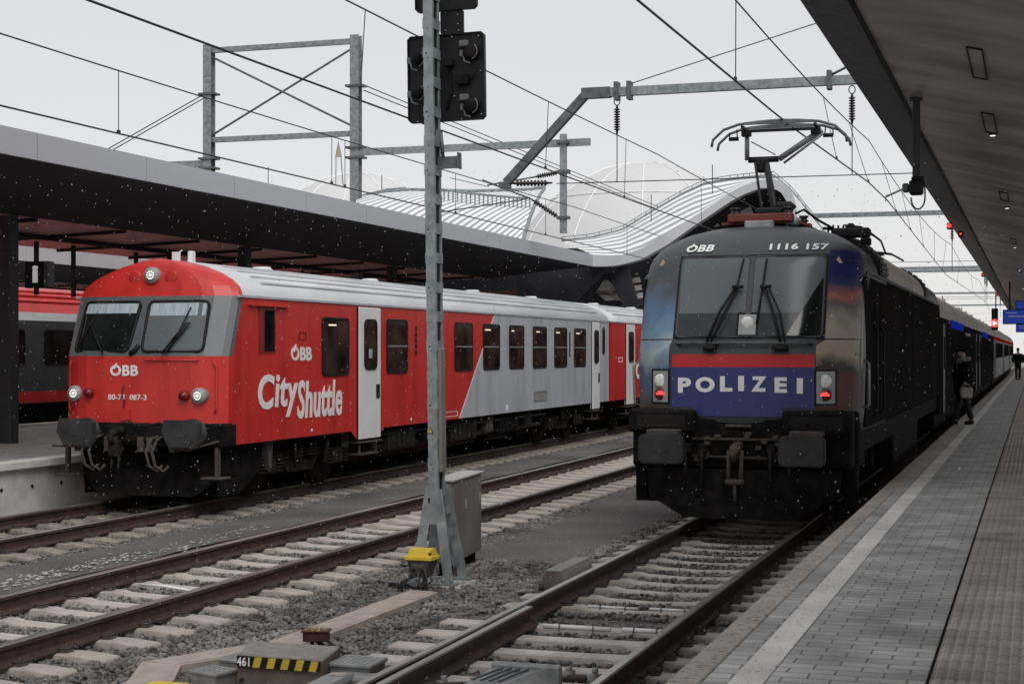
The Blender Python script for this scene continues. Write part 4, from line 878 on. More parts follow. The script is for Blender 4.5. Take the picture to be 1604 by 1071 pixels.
mb = MB(); mb.box(PX-.16, PX+.22, 1.75, 2.2, 4.12, 4.22, bev=.03); mb.box(PX+.02, PX+.32, 2.0, 2.3, 4.2, 4.32, bev=.05); mb.tube([(PX-.50, 3.12, 5.04), (PX-.06, 3.12, 5.04)], .045, 10); mb.box(PX-.38, PX-.2, 3.0, 3.2, 4.85, 5.05, bev=.03); mb.build('knuckle', 'black', pa)
mb = MB(); mb.tube([(PX-.52, 3.12, 5.04), (PX-.50, 3.0, 5.42)], .035, 8); mb.tube([(PX-.05, 3.12, 5.04), (PX+.58, 3.0, 5.42)], .045, 8); mb.tube([(PX+.02, 3.12, 4.98), (PX+.62, 2.9, 5.36)], .018, 6); mb.tube([(PX-.1, 3.1, 5.1), (PX-.45, 3.05, 5.3)], .01, 5); mb.build('upper_arm', 'galv', pa)
hz_ = 5.50
for dy, dz in ((-.28, 0), (.18, .0)):
    mb = MB(); pts = [(-.95, hz_-.30), (-.93, hz_-.20), (-.78, hz_-.06), (-.56, hz_+.01), (-.3, hz_+.035), (0, hz_+.05), (.3, hz_+.035), (.56, hz_+.01), (.78, hz_-.06), (.93, hz_-.20), (.95, hz_-.30)]
    mb.tube([(PX+x*1.02, 3.0+dy, z+dz) for x, z in pts], .02, 6); mb.box(PX-.5, PX+.5, 3.0+dy-.025, 3.0+dy+.025, hz_+.0, hz_+.035); hd = mb.build('collector_head', 'galv_dark', pa)
mb = MB()
for s in (-1, 1): mb.bar((PX+s*.52, 2.70, hz_-.03), (PX+s*.52, 3.2, hz_-.03), .04); mb.box(PX+s*.50-.07, PX+s*.50+.07, 2.9, 3.0, hz_-.14, hz_-.05, bev=.01); mb.cyl((PX+s*.68-.07, 2.92, hz_-.17), .03, .14, 'x', 8); mb.tube([(PX+s*.64, 2.95, hz_-.03), (PX+s*.63, 2.93, hz_-.17)], .01, 5); mb.tube([(PX+s*.74, 2.95, hz_-.08), (PX+s*.75, 2.93, hz_-.17)], .01, 5)
mb.box(PX-.5, PX+.5, 2.93, 2.98, hz_-.08, hz_-.04); mb.build('spring_box', 'black', pa)
mb = MB(); mb.tube([(.40, 2.2, 4.16), (.50, 2.3, 4.22), (.68, 2.5, 4.08), (.85, 2.8, 3.98)], .018, 6)
for k in range(5): mb.tube([(.75+k*.06, 3.0+k*.1, 3.93), (.75+k*.06, 3.0+k*.1, 4.06)], .015, 6)
mb.bar((.7, 2.9, 4.0), (1.15, 4.2, 3.98), .035); mb.box(.95, 1.05, 3.6, 3.75, 3.96, 4.12, bev=.02); mb.build('roof_busbar', 'black', R)
for k in range(6):
    mb = MB(); y = 6+k*1.7
    for q in range(4): mb.cyl((.15, y, 4.0+q*.04), .07, .02, n=10)
    mb.build('insulator', 'insulator', R)
mb = MB(); mb.tube([(.15, 5, 4.2), (.15, 15, 4.2)], .025, 6); mb.box(-.8, .8, 6.5, 10, 3.95, 4.1, bev=.03); mb.box(-.7, .7, 11, 14, 3.95, 4.12, bev=.03); mb.build('roof_busbar', 'galv_dark', R)
# folded rear pantograph horns showing above the shoulder
mb = MB(); pts = [(-.8, 4.22), (-.66, 4.36), (-.4, 4.40), (.4, 4.40), (.66, 4.36), (.9, 4.22)]
for dy in (0, .3): mb.tube([(x, 14.6+dy, z-.05) for x, z in pts], .022, 6)
mb.bar((-.3, 14.7, 4.25), (.2, 16.6, 4.2), .08); mb.bar((-.5, 14.7, 4.3), (.5, 14.7, 4.3), .05); mb.build('folded_pantograph', 'black', R)
mb = MB()                                               # cab-roof railing and aerial on the right shoulder
pts = [(1.0, 3.0, 4.02), (1.25, 3.3, 4.0), (1.42, 3.8, 3.86), (1.46, 4.1, 3.7)]; mb.tube(pts, .016, 6); mb.tube([(.95, 3.2, 4.06), (1.15, 3.6, 4.06), (1.3, 4.2, 3.95)], .014, 6); mb.box(1.15, 1.3, 3.5, 3.65, 3.78, 3.9, bev=.02); mb.box(.8, 1.35, 2.9, 3.1, 3.86, 4.0, bev=.03); mb.build('roof_railing', 'black', R)
mb = MB(); mb.box(-.2, .2, 1.5, 1.62, 3.9, 4.02, bev=.02); mb.cyl((.42, 1.75, 3.96), .10, .10, n=14); mb.build('horn', 'galv', R)

# ================================================================ dark coaches behind the locomotive
def dark_coach_proto(red):
    R2 = thing('sleeping_coach', (LX, 38.9, 0), 'x', 'coach', 'dark coaches behind the locomotive'); ln = 26.1; s = 1.43
    mb = MB(); zs = [.72, 3.05, 3.3, 3.6, 3.85, 4.0, 4.05]; aw = [1.43, 1.43, 1.38, 1.15, .8, .35, .01]
    for i in range(6):
        for q in (-1, 1):
            mb.cur = 0 if i == 0 else 1; mb.add([(q*aw[i], 0, zs[i]), (q*aw[i], ln, zs[i]), (q*aw[i+1], ln, zs[i+1]), (q*aw[i+1], 0, zs[i+1])], [(0, 1, 2, 3)])
    mb.cur = 0
    for yy in (0, ln): mb.add([(a, yy, z) for a, z in zip(aw, zs)]+[(-a, yy, z) for a, z in zip(aw, zs)][::-1], [tuple(range(14))])
    mb.build('body', ['loco_black' if not red else 'far_grey', 'roof_tan'], R2)
    mb = MB(); mb.box(s, s+.012, 3.5, ln-3.5, 1.85, 2.75); mb.build('window_band', 'glass_dull', R2)
    if red: mb = MB(); mb.box(s, s+.014, .3, ln-.3, 2.85, 3.06); mb.build('red_stripe', 'strip_red', R2)
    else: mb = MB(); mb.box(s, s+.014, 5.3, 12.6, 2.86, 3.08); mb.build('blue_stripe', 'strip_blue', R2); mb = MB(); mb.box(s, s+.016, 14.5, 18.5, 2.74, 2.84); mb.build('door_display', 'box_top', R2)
    for y in (1.2, ln-2.2): mb = MB(); mb.box(s, s+.02, y, y+.9, .75, 2.9); d = mb.build('door', 'black', R2); mb = MB(); mb.box(s+.02, s+.026, y+.2, y+.7, 1.8, 2.6); mb.build('door_window', 'glass_dull', d)
    mb = MB(); mb.box(-1.2, 1.25, .8, ln-.8, .30, .72, bev=.02); mb.build('underfloor_box', 'black_matt', R2)
    mb = MB(); mb.box(-1.1, 1.1, ln, ln+.36, .9, 3.4); mb.build('gangway', 'rubber', R2)
    for y in (6, 13, 20): mb = MB(); mb.box(-.5, .5, y-.6, y+.6, 4.0, 4.12, bev=.03); mb.build('roof_vent', 'roof_tan', R2)
    return R2
a = dark_coach_proto(False); a['label'] = 'dark coach with a blue strip coupled right behind the locomotive'
dup(a, (LX, 38.9+26.5, 0), 'second dark coach behind the locomotive, also with a blue strip')
b = dark_coach_proto(True); b.location.y = 38.9+53; b['label'] = 'third coach behind the locomotive, first one with a red strip under the roof'
dup(b, (LX, 38.9+79.5, 0), 'fourth coach behind the locomotive, second with the red strip')
dup(b, (LX, 38.9+106, 0), 'farthest coach of the dark train at the right picture edge')
# ================================================================ catenary masts, booms, wires
def insul(parent, a, b, name='insulator'):
    import mathutils
    a = mathutils.Vector(a); b = mathutils.Vector(b); d = b-a; n = 9; pts = []; rs = []
    for k in range(n):
        t = .12+.76*k/n
        for dt, r in ((0, .035), (.02, .075), (.05, .075), (.07, .035)): pts.append(a+d*(t+dt*.76/n*10)); rs.append(r)
    mb = MB(); mb.tube([a]+pts+[b], [.018]+rs+[.018], 10); return mb.build(name, 'insulator', parent)
YM = 44.1
def ibeam(mb, x, y, z0, z1, w_=.28, d=.28):
    mb.box(x-w_/2, x+w_/2, y-d/2, y-d/2+.02, z0, z1); mb.box(x-w_/2, x+w_/2, y+d/2-.02, y+d/2, z0, z1); mb.box(x-.012, x+.012, y-d/2+.02, y+d/2-.02, z0, z1)
R = thing('catenary_portal', (0, YM, .5), 'galvanised twin mast portal with crossed braces behind the left canopy', 'mast')
XL, XR = -24.35, -19.4
for x, zt in ((XL, 11.72-.5), (XR, 11.72-.5)):
    mb = MB(); ibeam(mb, x, 0, 0, zt)
    for k in range(18): mb.box(x-.14, x+.14, -.145, -.13, .3+k*.62, .36+k*.62)
    mb.build('mast', 'galv', R)
for z in (11.55-.5, 8.78-.5):
    mb = MB(); mb.bar((XL, 0, z), (XR, 0, z), .12, .16); mb.build('crossbeam', 'galv', R)
for a, b in (((XL, 0, 11.4-.5), (XR, -.05, 8.95-.5)), ((XR, 0, 11.4-.5), (XL, .05, 8.9-.5))): mb = MB(); mb.tube([a, b], .035, 5); mb.build('brace', 'galv_dark', R)
for x, z in ((XL, 10.2), (XL, 8.2), (XL, 7.9), (XR, 10.2), (XR, 8.35), (XR, 8.05)): mb = MB(); mb.box(x-.28, x+.28, -.2, .2, z-.53, z-.47); mb.build('clamp', 'galv_dark', R)
mb = MB(); mb.bar((XR, -.05, 8.2-.5), (-12.1, -.05, 8.22-.5), .14, .2); mb.build('boom', 'galv', R)
mb = MB(); mb.bar((XL, -.05, 8.05-.5), (-28.5, -.05, 8.05-.5), .14, .2); mb.build('boom', 'galv', R)
mb = MB(); x = -12.85; mb.bar((x, -.2, 5.62-.5), (x, -.2, 8.45-.5), .17, .17, up=(0, 1, 0)); mb.build('drop_post', 'galv', R)
mb = MB()
for z in (8.2, 7.36, 6.05): mb.box(x-.17, x+.17, -.35, -.05, z-.53, z-.45)
mb.build('clamp', 'galv_dark', R)
insul(R, (x-.1, -.25, 7.36-.5), (x-.85, -.3, 7.24-.5)); insul(R, (x-.1, -.25, 6.05-.5), (x-.95, -.3, 6.62-.5))
mb = MB(); mb.tube([(x-.85, -.3, 7.24-.5), (x-2.25, -.35, 7.05-.5)], .025, 6); mb.tube([(x-.95, -.3, 6.62-.5), (x-2.4, -.35, 7.2-.5)], .03, 6); mb.tube([(x-1.05, -.3, 6.62-.5), (x-4.2, -.35, 6.25-.5)], .022, 6); mb.tube([(x-2.2, -.35, 7.0-.5), (x-3.4, -.35, 7.3-.5)], .012, 5); mb.build('cantilever_tube', 'galv_dark', R)
for dz in (0, .12): mb = MB(); mb.tube([(XL-.2, 0, 9.7-dz), (XL-6, .1, 7.1-dz)], .018, 5); mb.build('guy_wire', 'wire', R)
# nearer boom over the middle and loco tracks
R = thing('catenary_boom', (0, 35.65, 5.5), 'long galvanised boom with a bent strut hanging over the middle and locomotive tracks', 'boom')
z = 2.70
mb = MB(); mb.bar((-9.95, 0, z), (1.5, 0, z), .16, .20); mb.build('boom', 'galv', R)
mb = MB(); mb.bar((-9.85, 0, z+.02), (-11.85, .05, .70), .17, .19); mb.box(-12.0, -11.75, -.08, .14, .58, .72); mb.build('strut', 'galv_dark', R)
mb = MB(); mb.box(-9.98, -9.3, -.11, .11, z-.12, z+.12); mb.build('joint_plate', 'galv_dark', R)
mb = MB()
for x in (-9.15, -8.85, -4.32): mb.box(x-.05, x+.05, -.14, .14, z-.19, z+.22)
mb.tube([(-8.80, 0, z+.18), (-4.0, 0, 4.15), (0.5, 0, 5.6)], .014, 5); mb.build('clamp', 'galv_dark', R)
mb = MB(); mb.tube([(-4.3, 0, z+.12), (-3.6, 0, z+.45)], .03, 6); mb.build('bracket', 'galv_dark', R)
for x, zb in ((-9.15, 1.72), (-3.83, 1.72)):
    mb = MB(); mb.tube([(x+.07*cos(a), 0, z-.22+.09*sin(a)) for a in [k*pi/6 for k in range(13)]], .014, 5); mb.build('shackle', 'galv_dark', R)
    insul(R, (x, 0, z-.30), (x, 0, zb))
    mb = MB(); mb.tube([(x, 0, zb), (x, 0, .62)], .012, 5); mb.build('drop_wire', 'wire', R)
mb = MB(); mb.tube([(-11.8, 0, .68), (-10.75, 0, .66)], .02, 5); mb.tube([(-10.6, 0, .64), (-2.0, 0, .60)], .012, 5); mb.build('span_wire', 'wire', R)
insul(R, (-11.7, 0, .68), (-10.7, 0, .66))
mb = MB(); mb.tube([(-2.0, 0, .58), (-3.1, -.1, .10)], .025, 6); mb.tube([(-3.1, -.1, .10), (-3.1, -.1, -.0)], .015, 5); mb.build('steady_arm', 'galv', R)
# overhead wires: messenger, contact wire and droppers are one hanging line
def ohl(name, label, con, mes, zc, zm, drops, sag=.35, span=36, ph=0, r=.013):
    R = thing(name, (0, 0, 0), label, 'overhead line', None)
    def X(t, y): return lerp([(a, b) for a, b in t], y)
    ys = [4+i*2. for i in range(68)]
    def mz(y): u = ((y-ph) % span)/span; return zm-4*sag*u*(1-u)+sag*.5
    mb = MB(); mb.tube([(X(con, y), y, zc) for y in ys], r, 6); mb.build('contact_wire', 'wire', R)
    mb = MB(); mb.tube([(X(mes, y), y, mz(y)) for y in ys], r*.85, 6); mb.build('messenger_wire', 'wire', R)
    for y in drops: mb = MB(); mb.tube([(X(mes, y), y, mz(y)), (X(con, y), y, zc)], .007, 5); mb.box(X(con, y)-.015, X(con, y)+.015, y-.03, y+.03, zc-.01, zc+.05); mb.build('dropper', 'wire', R)
    return R
ohl('overhead_wire', 'overhead wire running above the red train', [(0, -12.5), (300, -12.5)], [(0, -12.5), (300, -12.5)], 5.36, 6.30, (13, 20, 27.3, 27.9, 34, 41, 50, 60, 70), .1, 36, 8)
ohl('overhead_wire', 'overhead wire running above the empty middle track', [(0, -8.4), (36, -8.3), (60, -8.1), (140, -8.3)], [(0, -8.27), (300, -8.27)], 5.50, 6.72, (12, 19.1, 27.3, 33, 41, 50, 60, 72), .1, 36, 0)
ohl('overhead_wire', 'overhead wire above the police locomotive, touched by its pantograph', [(0, -3.75), (14.7, -3.58), (23.5, -3.44), (32, -3.12), (36, -3.1), (72, -3.7), (108, -3.2), (140, -3.6)], [(0, -3.5), (140, -3.5)], 5.56, 6.72, (12, 19.5, 28, 32, 39, 45, 52, 60, 68, 80, 95), .35, 36, 36)
R = thing('feeder_line', (0, 0, 0), 'pair of thin feeder wires fixed to the right mast of the portal', 'overhead line')
for dz in (0, .16): mb = MB(); mb.tube([(-19.15, 44.1, 10.22-dz), (-19.0, 80, 9.9-dz), (-18.8, 140, 9.8-dz)], .018, 5); mb.build('feeder_wire', 'wire', R)
# small yellow warning triangle hung in the red train's wire
R = thing('wire_marker', (-12.5, 27.6, 6.0), 'small triangular wire marker hanging above the left canopy', 'marker')
mb = MB(); mb.prism([(-.07, -.1), (.07, -.1), (0, .2)], 'y', -.01, .01); mb.build('triangle', 'wood_tan', R); mb = MB(); mb.tube([(-.05, 0, -.1), (-.1, .1, -.62)], .008, 4); mb.tube([(.05, 0, -.1), (.05, .1, -.62)], .008, 4); mb.build('strap', 'wire', R)
# distant booms over the loco track
for k, (y, lab) in enumerate(((71, 'first distant galvanised boom above the dark coaches'), (118, 'second distant boom above the dark coaches'), (122.5, 'third distant boom above the dark coaches, right behind the second'), (170, 'fourth distant boom, low above the coach roofs'), (215, 'fifth distant boom, lowest and smallest above the coach roofs'))):
    R = thing('catenary_boom', (0, y, 0), lab, 'boom', 'distant booms over the locomotive track'); zz = 8.2
    mb = MB(); mb.bar((-13, 0, zz), (1.5, 0, zz), .16, .20); mb.build('boom', 'galv', R)
    for x in (-9.1, -3.4): insul(R, (x, 0, zz-.2), (x, 0, zz-1.3)); mb = MB(); mb.tube([(x, 0, zz-1.3), (x, 0, 5.7)], .015, 4); mb.build('drop_wire', 'wire', R)
    mb = MB(); mb.bar((-2.3, 0, zz), (-2.3, 0, zz-1.6), .12); mb.box(-13.15, -12.85, -.14, .14, -.2, zz+.3); mb.tube([(-12, 0, 6.1), (-2, 0, 6.1)], .012, 4); mb.build('drop_post', 'galv_dark', R)

# ================================================================ signal mast
MX, MY, MZ = -6.03, 15.75, -.2
R = thing('signal_mast', (MX, MY, MZ), 'galvanised lattice signal mast with splayed foot, seen from the back of its black signal boards', 'signal')
R.rotation_euler.y = -.013
mb = MB(); x0, x1, TOP = -.05, .055, 6.8
mb.box(x0, x1, 0, .012, .86, TOP); mb.box(x0, x0+.012, .012, .05, .9, TOP); mb.box(x1-.012, x1, .012, .045, .9, TOP)
mb.box(x0, x1, .20, .212, .9, TOP); mb.box(x1-.012, x1, .165, .20, .9, TOP); mb.box(x0, x0+.012, .15, .20, .9, TOP)
z = 1.2
while z < TOP: mb.box(x1+.001, x1+.007, .0, .212, z, z+.11); mb.box(x0-.007, x0-.001, .0, .212, z, z+.11); z += .31
mb.build('post', 'galv', R); mb = MB()
for k in range(18): mb.cyl((x0+.05, -.004, 1.2+k*.31), .006, .01, 'y', 6); mb.cyl((x0+.03, -.004, 1.25+k*.62), .009, .01, 'y', 6)
mb.build('bolt_row', 'black', R)
mb = MB(); mb.box(x0+.02, x1-.018, .06, .15, .9, TOP); mb.build('cable_run', 'black', R)
mb = MB(); mb.box(x1-.005, x1+.035, .03, .18, 1.16, 2.47, bev=.01); mb.build('cable_duct', 'cabinet', R)
mb = MB()                                               # splayed foot: two A frames
for yy in (0, .24):
    mb.add([], [])
    for sx, xb, xt in ((-1, -.17, -.065), (1, .20, .085)):
        q = .055
        mb.prism([(xb-q, .03), (xb+q, .03), (xt+q*.6, 1.02), (xt-q*.6, 1.02)], 'y', yy-.012, yy+.012) if 0 else mb.bar((xb, yy+(-.10 if yy == 0 else .10), .02), (xt*.55, yy, .98), .105, .014, up=(0, 1, 0))
    mb.prism([(-.13, .62), (.145, .62), (.065, 1.02), (-.06, 1.02)], 'y', yy-.03+(-.012 if yy == 0 else .06), yy-.02+(-.012 if yy == 0 else .06))
for z in (.18, .48, .72): mb.box(.06+.13*(1-z), .07+.13*(1-z), -.05, .3, z, z+.08)
for x in (-.2, .17): mb.bar((x, -.1, .03), (x*.3, 0, .9), .03, .012)
for yy in (-.12, .32): mb.box(-.30, .30, yy-.05, yy+.05, .0, .02); 
for x in (-.24, -.15, .15, .24): mb.tube([(x, -.12, .02), (x, -.12, .07)], .015, 6)
mb.build('foot', 'galv', R)
mb = MB(); mb.box(-.36, .36, -.22, .42, -.18, -.005, bev=.02); mb.build('footing', 'concrete', R)
for (xa, xb, za, zb, nm) in ((-.315, .56, 4.89, 5.82, 'signal_board'), (-.22, .48, 6.07, 7.1, 'signal_board'), (.06, .32, 5.80, 6.09, 'signal_neck')):
    mb = MB(); c = .035
    mb.prism([(xa+c, za), (xb-c, za), (xb, za+c), (xb, zb-c), (xb-c, zb), (xa+c, zb), (xa, zb-c), (xa, za+c)], 'y', .225, .26)
    if nm == 'signal_board':
        mb.ring([(xa+c, za), (xb-c, za), (xb, za+c), (xb, zb-c), (xb-c, zb), (xa+c, zb), (xa, zb-c), (xa, za+c)], [(xa+c+.01, za+.012), (xb-c-.01, za+.012), (xb-.012, za+c+.01), (xb-.012, zb-c-.01), (xb-c-.01, zb-.012), (xa+c+.01, zb-.012), (xa+.012, zb-c-.01), (xa+.012, za+c+.01)], 'y', .20, .226)
    b = mb.build(nm, 'black', R)
    if za == 4.89:
        for x, z in ((.42, 5.60), (.42, 5.03), (-.18, 5.56), (-.18, 5.20)):
            mb = MB(); mb.tube([(x, .225, z), (x, .15, z), (x, .12, z)], [.085, .082, .05] if x > 0 else [.06, .055, .04], 20); mb.build('lamp_housing', 'black_matt', b)
            mb = MB(); mb.tube([(x+.088*cos(t), .12, z+.088*sin(t)) for t in [radians(a) for a in range(-70, 60, 12)]], .007, 5); mb.box(x-.13, x-.09, .17, .225, z-.04, z+.03, bev=.006); mb.box(x-.13, x-.03, .15, .225, z+.06, z+.13, bev=.01) if x > 0 else None; mb.tube([(x-.08, .16, z-.04), (x-.06, .14, z-.1), (x, .15, z-.12)], .01, 5); mb.build('terminal', 'galv_dark', b)
        mb = MB(); mb.box(.25, .39, .15, .225, 5.26, 5.38, bev=.012); mb.box(.13, .22, .12, .22, 5.46, 5.55, bev=.01); mb.tube([(.17, .2, 5.44), (.18, .19, 5.2), (.14, .19, 5.0)], .012, 6); mb.tube([(.39, .19, 5.3), (.45, .18, 5.34), (.45, .18, 5.45)], .01, 6); mb.build('relay_box', 'black_matt', b)
        mb = MB()
        for x, z in ((.2, 5.78), (.5, 5.77), (.3, 4.90), (-.2, 4.90), (.52, 4.94), (.52, 5.4), (.22, 5.15)): mb.tube([(x, .19, z), (x, .226, z)], .008, 6)
        mb.build('screw', 'galv', b)
    if nm == 'signal_neck':
        mb = MB()
        for x, z in ((.12, 6.05), (.26, 6.02), (.12, 5.86), (.26, 5.92), (.27, 5.85)): mb.tube([(x, .215, z), (x, .226, z)], .008, 6)
        mb.build('screw', 'galv', b)
mb = MB(); mb.box(.06, .31, .10, .11, 4.37, 4.50); mb.box(.06, .31, .06, .10, 4.37, 4.385); mb.box(.30, .315, .04, .14, 4.36, 4.53); mb.box(.06, .10, .05, .15, 4.60, 4.78); mb.build('bracket', 'galv_dark', R)
mb = MB(); mb.tube([(.10, .10, 4.75), (.12, .10, 4.5)], .02, 6); mb.build('clamp', 'galv_dark', R)
mb = MB(); mb.prism([(x0+.025-.037, 1.575), (x0+.025+.037, 1.575), (x0+.025, 1.65)], 'y', -.010, -.003); mb.cur = 1; mb.prism([(x0+.025-.025, 1.583), (x0+.025+.025, 1.583), (x0+.025, 1.634)], 'y', -.013, -.0101); mb.cur = 2; mb.box(x0+.021, x0+.029, -.015, -.0131, 1.59, 1.62); mb.build('warning_triangle', ['box_rust', 'yellow', 'black'], R)
mb = MB(); mb.prism(rrect(x0+.02, .86, .014, .035, .006, 2)+[], 'y', -.05, -.043); mb.tube([(x0+.02, -.05, .885), (x0+.02, -.042, .885)], .012, 10); mb.build('keyhole', 'black', R)
# relay cabinet
R = thing('relay_cabinet', (-6.03, 16.30, -.2), 'tall grey metal relay cabinet right behind the signal mast', 'cabinet', rz=.10)
wc, dc = .20, 1.42
mb = MB(); mb.box(-wc, 0, 0, dc-.10, .12, 1.02, bev=.01)
mb.cur = 1; mb.box(-wc+.02, -.02, -.006, -.0, .15, 1.0); mb.cur = 0
mb.build('housing', ['cabinet', 'galv'], R)
mb = MB(); mb.box(-wc-.04, .03, -.04, dc-.06, 1.02, 1.045, bev=.006); mb.build('lid', 'cabinet_top', R)
for ya, yb in ((.02, .64), (.65, dc-.12)):
    mb = MB(); mb.box(0, .012, ya, yb, .14, 1.00, bev=.003); d = mb.build('door', 'cabinet', R)
    mb = MB(); mb.box(.012, .03, yb-.12, yb-.09, .68, .80); mb.box(.012, .022, ya+.06, ya+.11, .93, .97); mb.box(.012, .022, yb-.12, yb-.07, .93, .97); mb.build('lock', 'galv', d)
mb = MB(); mb.box(-wc+.03, -wc+.09, .08, .18, -.1, .12); mb.box(-.12, -.04, .08, .18, -.1, .12); mb.box(-.12, -.04, dc-.35, dc-.2, -.1, .12); mb.box(-wc+.03, -wc+.09, dc-.35, dc-.2, -.1, .12); mb.build('leg', 'black_matt', R)
# yellow junction box with cables
R = thing('junction_box', (-6.0, 15.33, -.2), 'grey junction box with a bright yellow lid in front of the signal mast', 'junction box'); R.scale = (.88, .88, .90)
def frust(mb, a0, a1, z0, b0, b1, z1, c=.02):
    P0 = rrect(0, 0, a0, a1, c, 3); P1 = rrect(0, 0, b0, b1, c, 3); n = len(P0)
    mb.add([(x, y, z0) for x, y in P0]+[(x, y, z1) for x, y in P1], [tuple(range(n-1, -1, -1)), tuple(range(n, 2*n))]+[(i, (i+1) % n, n+(i+1) % n, n+i) for i in range(n)])
mb = MB(); frust(mb, .20, .20, .14, .30, .28, .34); mb.box(-.09, .09, -.155, -.10, .22, .30, bev=.02); mb.box(-.02, .03, -.16, -.14, .18, .28, bev=.01); mb.build('lower_housing', 'clip', R)
mb = MB(); frust(mb, .345, .31, .34, .345, .31, .375, .03); frust(mb, .31, .27, .375, .27, .23, .455, .05); mb.build('lid', 'yellow', R)
mb = MB(); mb.box(.10, .145, -.12, -.05, .385, .43, bev=.01); mb.build('catch', 'box_rust', R)
mb = MB(); mb.tube([(.04, -.02, -.1), (.04, -.02, .2)], .028, 10); mb.build('pipe', 'clip', R)
for k in range(6):
    mb = MB(); r0 = .10+.03*k; mb.tube([(-.12+.02*k, -.05, .16+.02*(k % 2)), (-.17-.01*k, -.08, .08), (-.18-.02*k, -.10, -.02), (-.26-.04*k, -.05+.03*k, -.04), (-.34-.02*k, .02, .0+.02*(k % 3)), (-.22, .08, .02), (-.05, .03, -.03)][:5+k % 3], .012+.003*(k % 2), 7); mb.build('cable', 'rubber', R)
for k in range(4): mb = MB(); x = .02+.05*k; mb.tube([(x-.04, -.14, .24), (x+.02, -.19, .12), (x-.02-.03*k, -.17, .02), (x-.10, -.10, -.02)], .010, 6); mb.build('cable', 'rubber' if k % 2 else 'clip', R)
mb = MB(); mb.tube([(-.2, -.06, .17), (-.13, -.06, .10)], .022, 7); mb.build('connector', 'lamp_body', R)

# ================================================================ cable trough, switch gear
def slab(mb, a, b, c_, d, z0=-.30, z1=-.165):
    mb.add([(*a, z0), (*b, z0), (*c_, z0), (*d, z0), (*a, z1), (*b, z1), (*c_, z1), (*d, z1)], [(0, 3, 2, 1), (4, 5, 6, 7), (0, 1, 5, 4), (1, 2, 6, 5), (2, 3, 7, 6), (3, 0, 4, 7)])
R = thing('cable_trough', (0, 0, -.022), 'angled run of brownish concrete cable trough covers on the ballast', 'cable trough')
Lf = [(-6.02, 15.05), (-6.04, 13.9), (-6.05, 12.75), (-6.07, 12.02), (-6.30, 11.62), (-6.62, 10.92), (-6.35, 10.30), (-6.15, 9.6)]
Rt = [(-5.70, 15.0), (-5.72, 13.9), (-5.74, 12.75), (-5.76, 11.90), (-6.00, 11.38), (-6.26, 10.90), (-6.02, 10.38), (-5.82, 9.6)]
def ins(P, Q, t): return [(p[0]+(q[0]-p[0])*t, p[1]+(q[1]-p[1])*t) for p, q in zip(P, Q)]
L2, R2 = ins(Lf, Rt, .13), ins(Lf, Rt, .87)
for nm, A, B in (('side_wall', Lf, L2), ('side_wall', R2, Rt)):
    mb = MB(); mb.grid([[(x, y, -.32) for x, y in A], [(x, y, -.155) for x, y in A], [(x, y, -.155) for x, y in ins(A, B, .93)], [(x, y, -.32) for x, y in ins(A, B, .93)]], False); mb.add([(*A[0], -.32), (*B[0], -.32), (*B[0], -.155), (*A[0], -.155)], [(0, 1, 2, 3)]); mb.build(nm, 'trough', R)
for i in range(len(Lf)-1):
    g = .012; a, b, c_, d = L2[i], R2[i], R2[i+1], L2[i+1]; m = 2 if i < 3 else 1
    for k in range(m):
        t0, t1 = k/m+.006, (k+1)/m-.006; P = lambda t: (tuple(a[q]+(d[q]-a[q])*t for q in (0, 1)), tuple(b[q]+(c_[q]-b[q])*t for q in (0, 1)))
        p0, p1 = P(t0), P(t1); mb = MB(); slab(mb, p0[0], p0[1], p1[1], p1[0], -.2, -.150-.003*((i+k) % 2)); mb.build('cover_slab', 'trough', R)
# point machine cover 461
R = thing('point_machine', (-5.22, 10.60, -.305), 'brown boxy point machine cover numbered 461 with a yellow and black striped edge', 'point machine')
A = [(-.36, -.42), (.52, -.36), (.56, .42), (-.34, .50)]
def fr4(mb, P, z0, z1, s0=1, s1=1): mb.add([(x*s0, y*s0, z0) for x, y in P]+[(x*s1, y*s1, z1) for x, y in P], [(3, 2, 1, 0), (4, 5, 6, 7)]+[(i, (i+1) % 4, 4+(i+1) % 4, 4+i) for i in range(4)])
P_ = [(-.285, -.21), (.40, -.23), (.30, .29), (-.455, .29)]
mb = MB(); fr4(mb, P_, -.15, .20, .96, .96); mb.build('base', 'box_top', R)
mb = MB(); fr4(mb, P_, .14, .34, 1.02, 1.0); mb.cur = 1; fr4(mb, P_, .3405, .352, 1.0, .97); mb.build('cover', ['box_brown', 'box_top'], R)
def edgeP(t, z, d=.0): 
    a, b = P_[0], P_[1]; nx, ny = (b[1]-a[1]), -(b[0]-a[0]); l = math.hypot(nx, ny); return (a[0]+(b[0]-a[0])*t+nx/l*d, a[1]+(b[1]-a[1])*t+ny/l*d, z)
mb = MB(); mb.add([edgeP(.01, .265, .028), edgeP(.99, .265, .028), edgeP(.99, .345, .022), edgeP(.01, .345, .022)], [(0, 1, 2, 3)]); mb.build('dark_band', 'black', R)
mb = MB()
for k in range(5): t = .20+k*.165; mb.add([edgeP(t, .268, .033), edgeP(t+.085, .268, .033), edgeP(t+.115, .343, .027), edgeP(t+.03, .343, .027)], [(0, 1, 2, 3)])
mb.build('yellow_stripe', 'stripe_yellow', R)
lettering('lettering', '461', lambda x, z, d: edgeP(x, z, .030+d*.3), .02, .17, .272, .338, 'letter_white', R, .03)
mb = MB()
for t, z in ((.06, .17), (.93, .17)): p = edgeP(t, z, .0); mb.tube([(p[0], p[1]-.03, z), (p[0], p[1], z)], .014, 8)
mb.build('bolt', 'black', R)
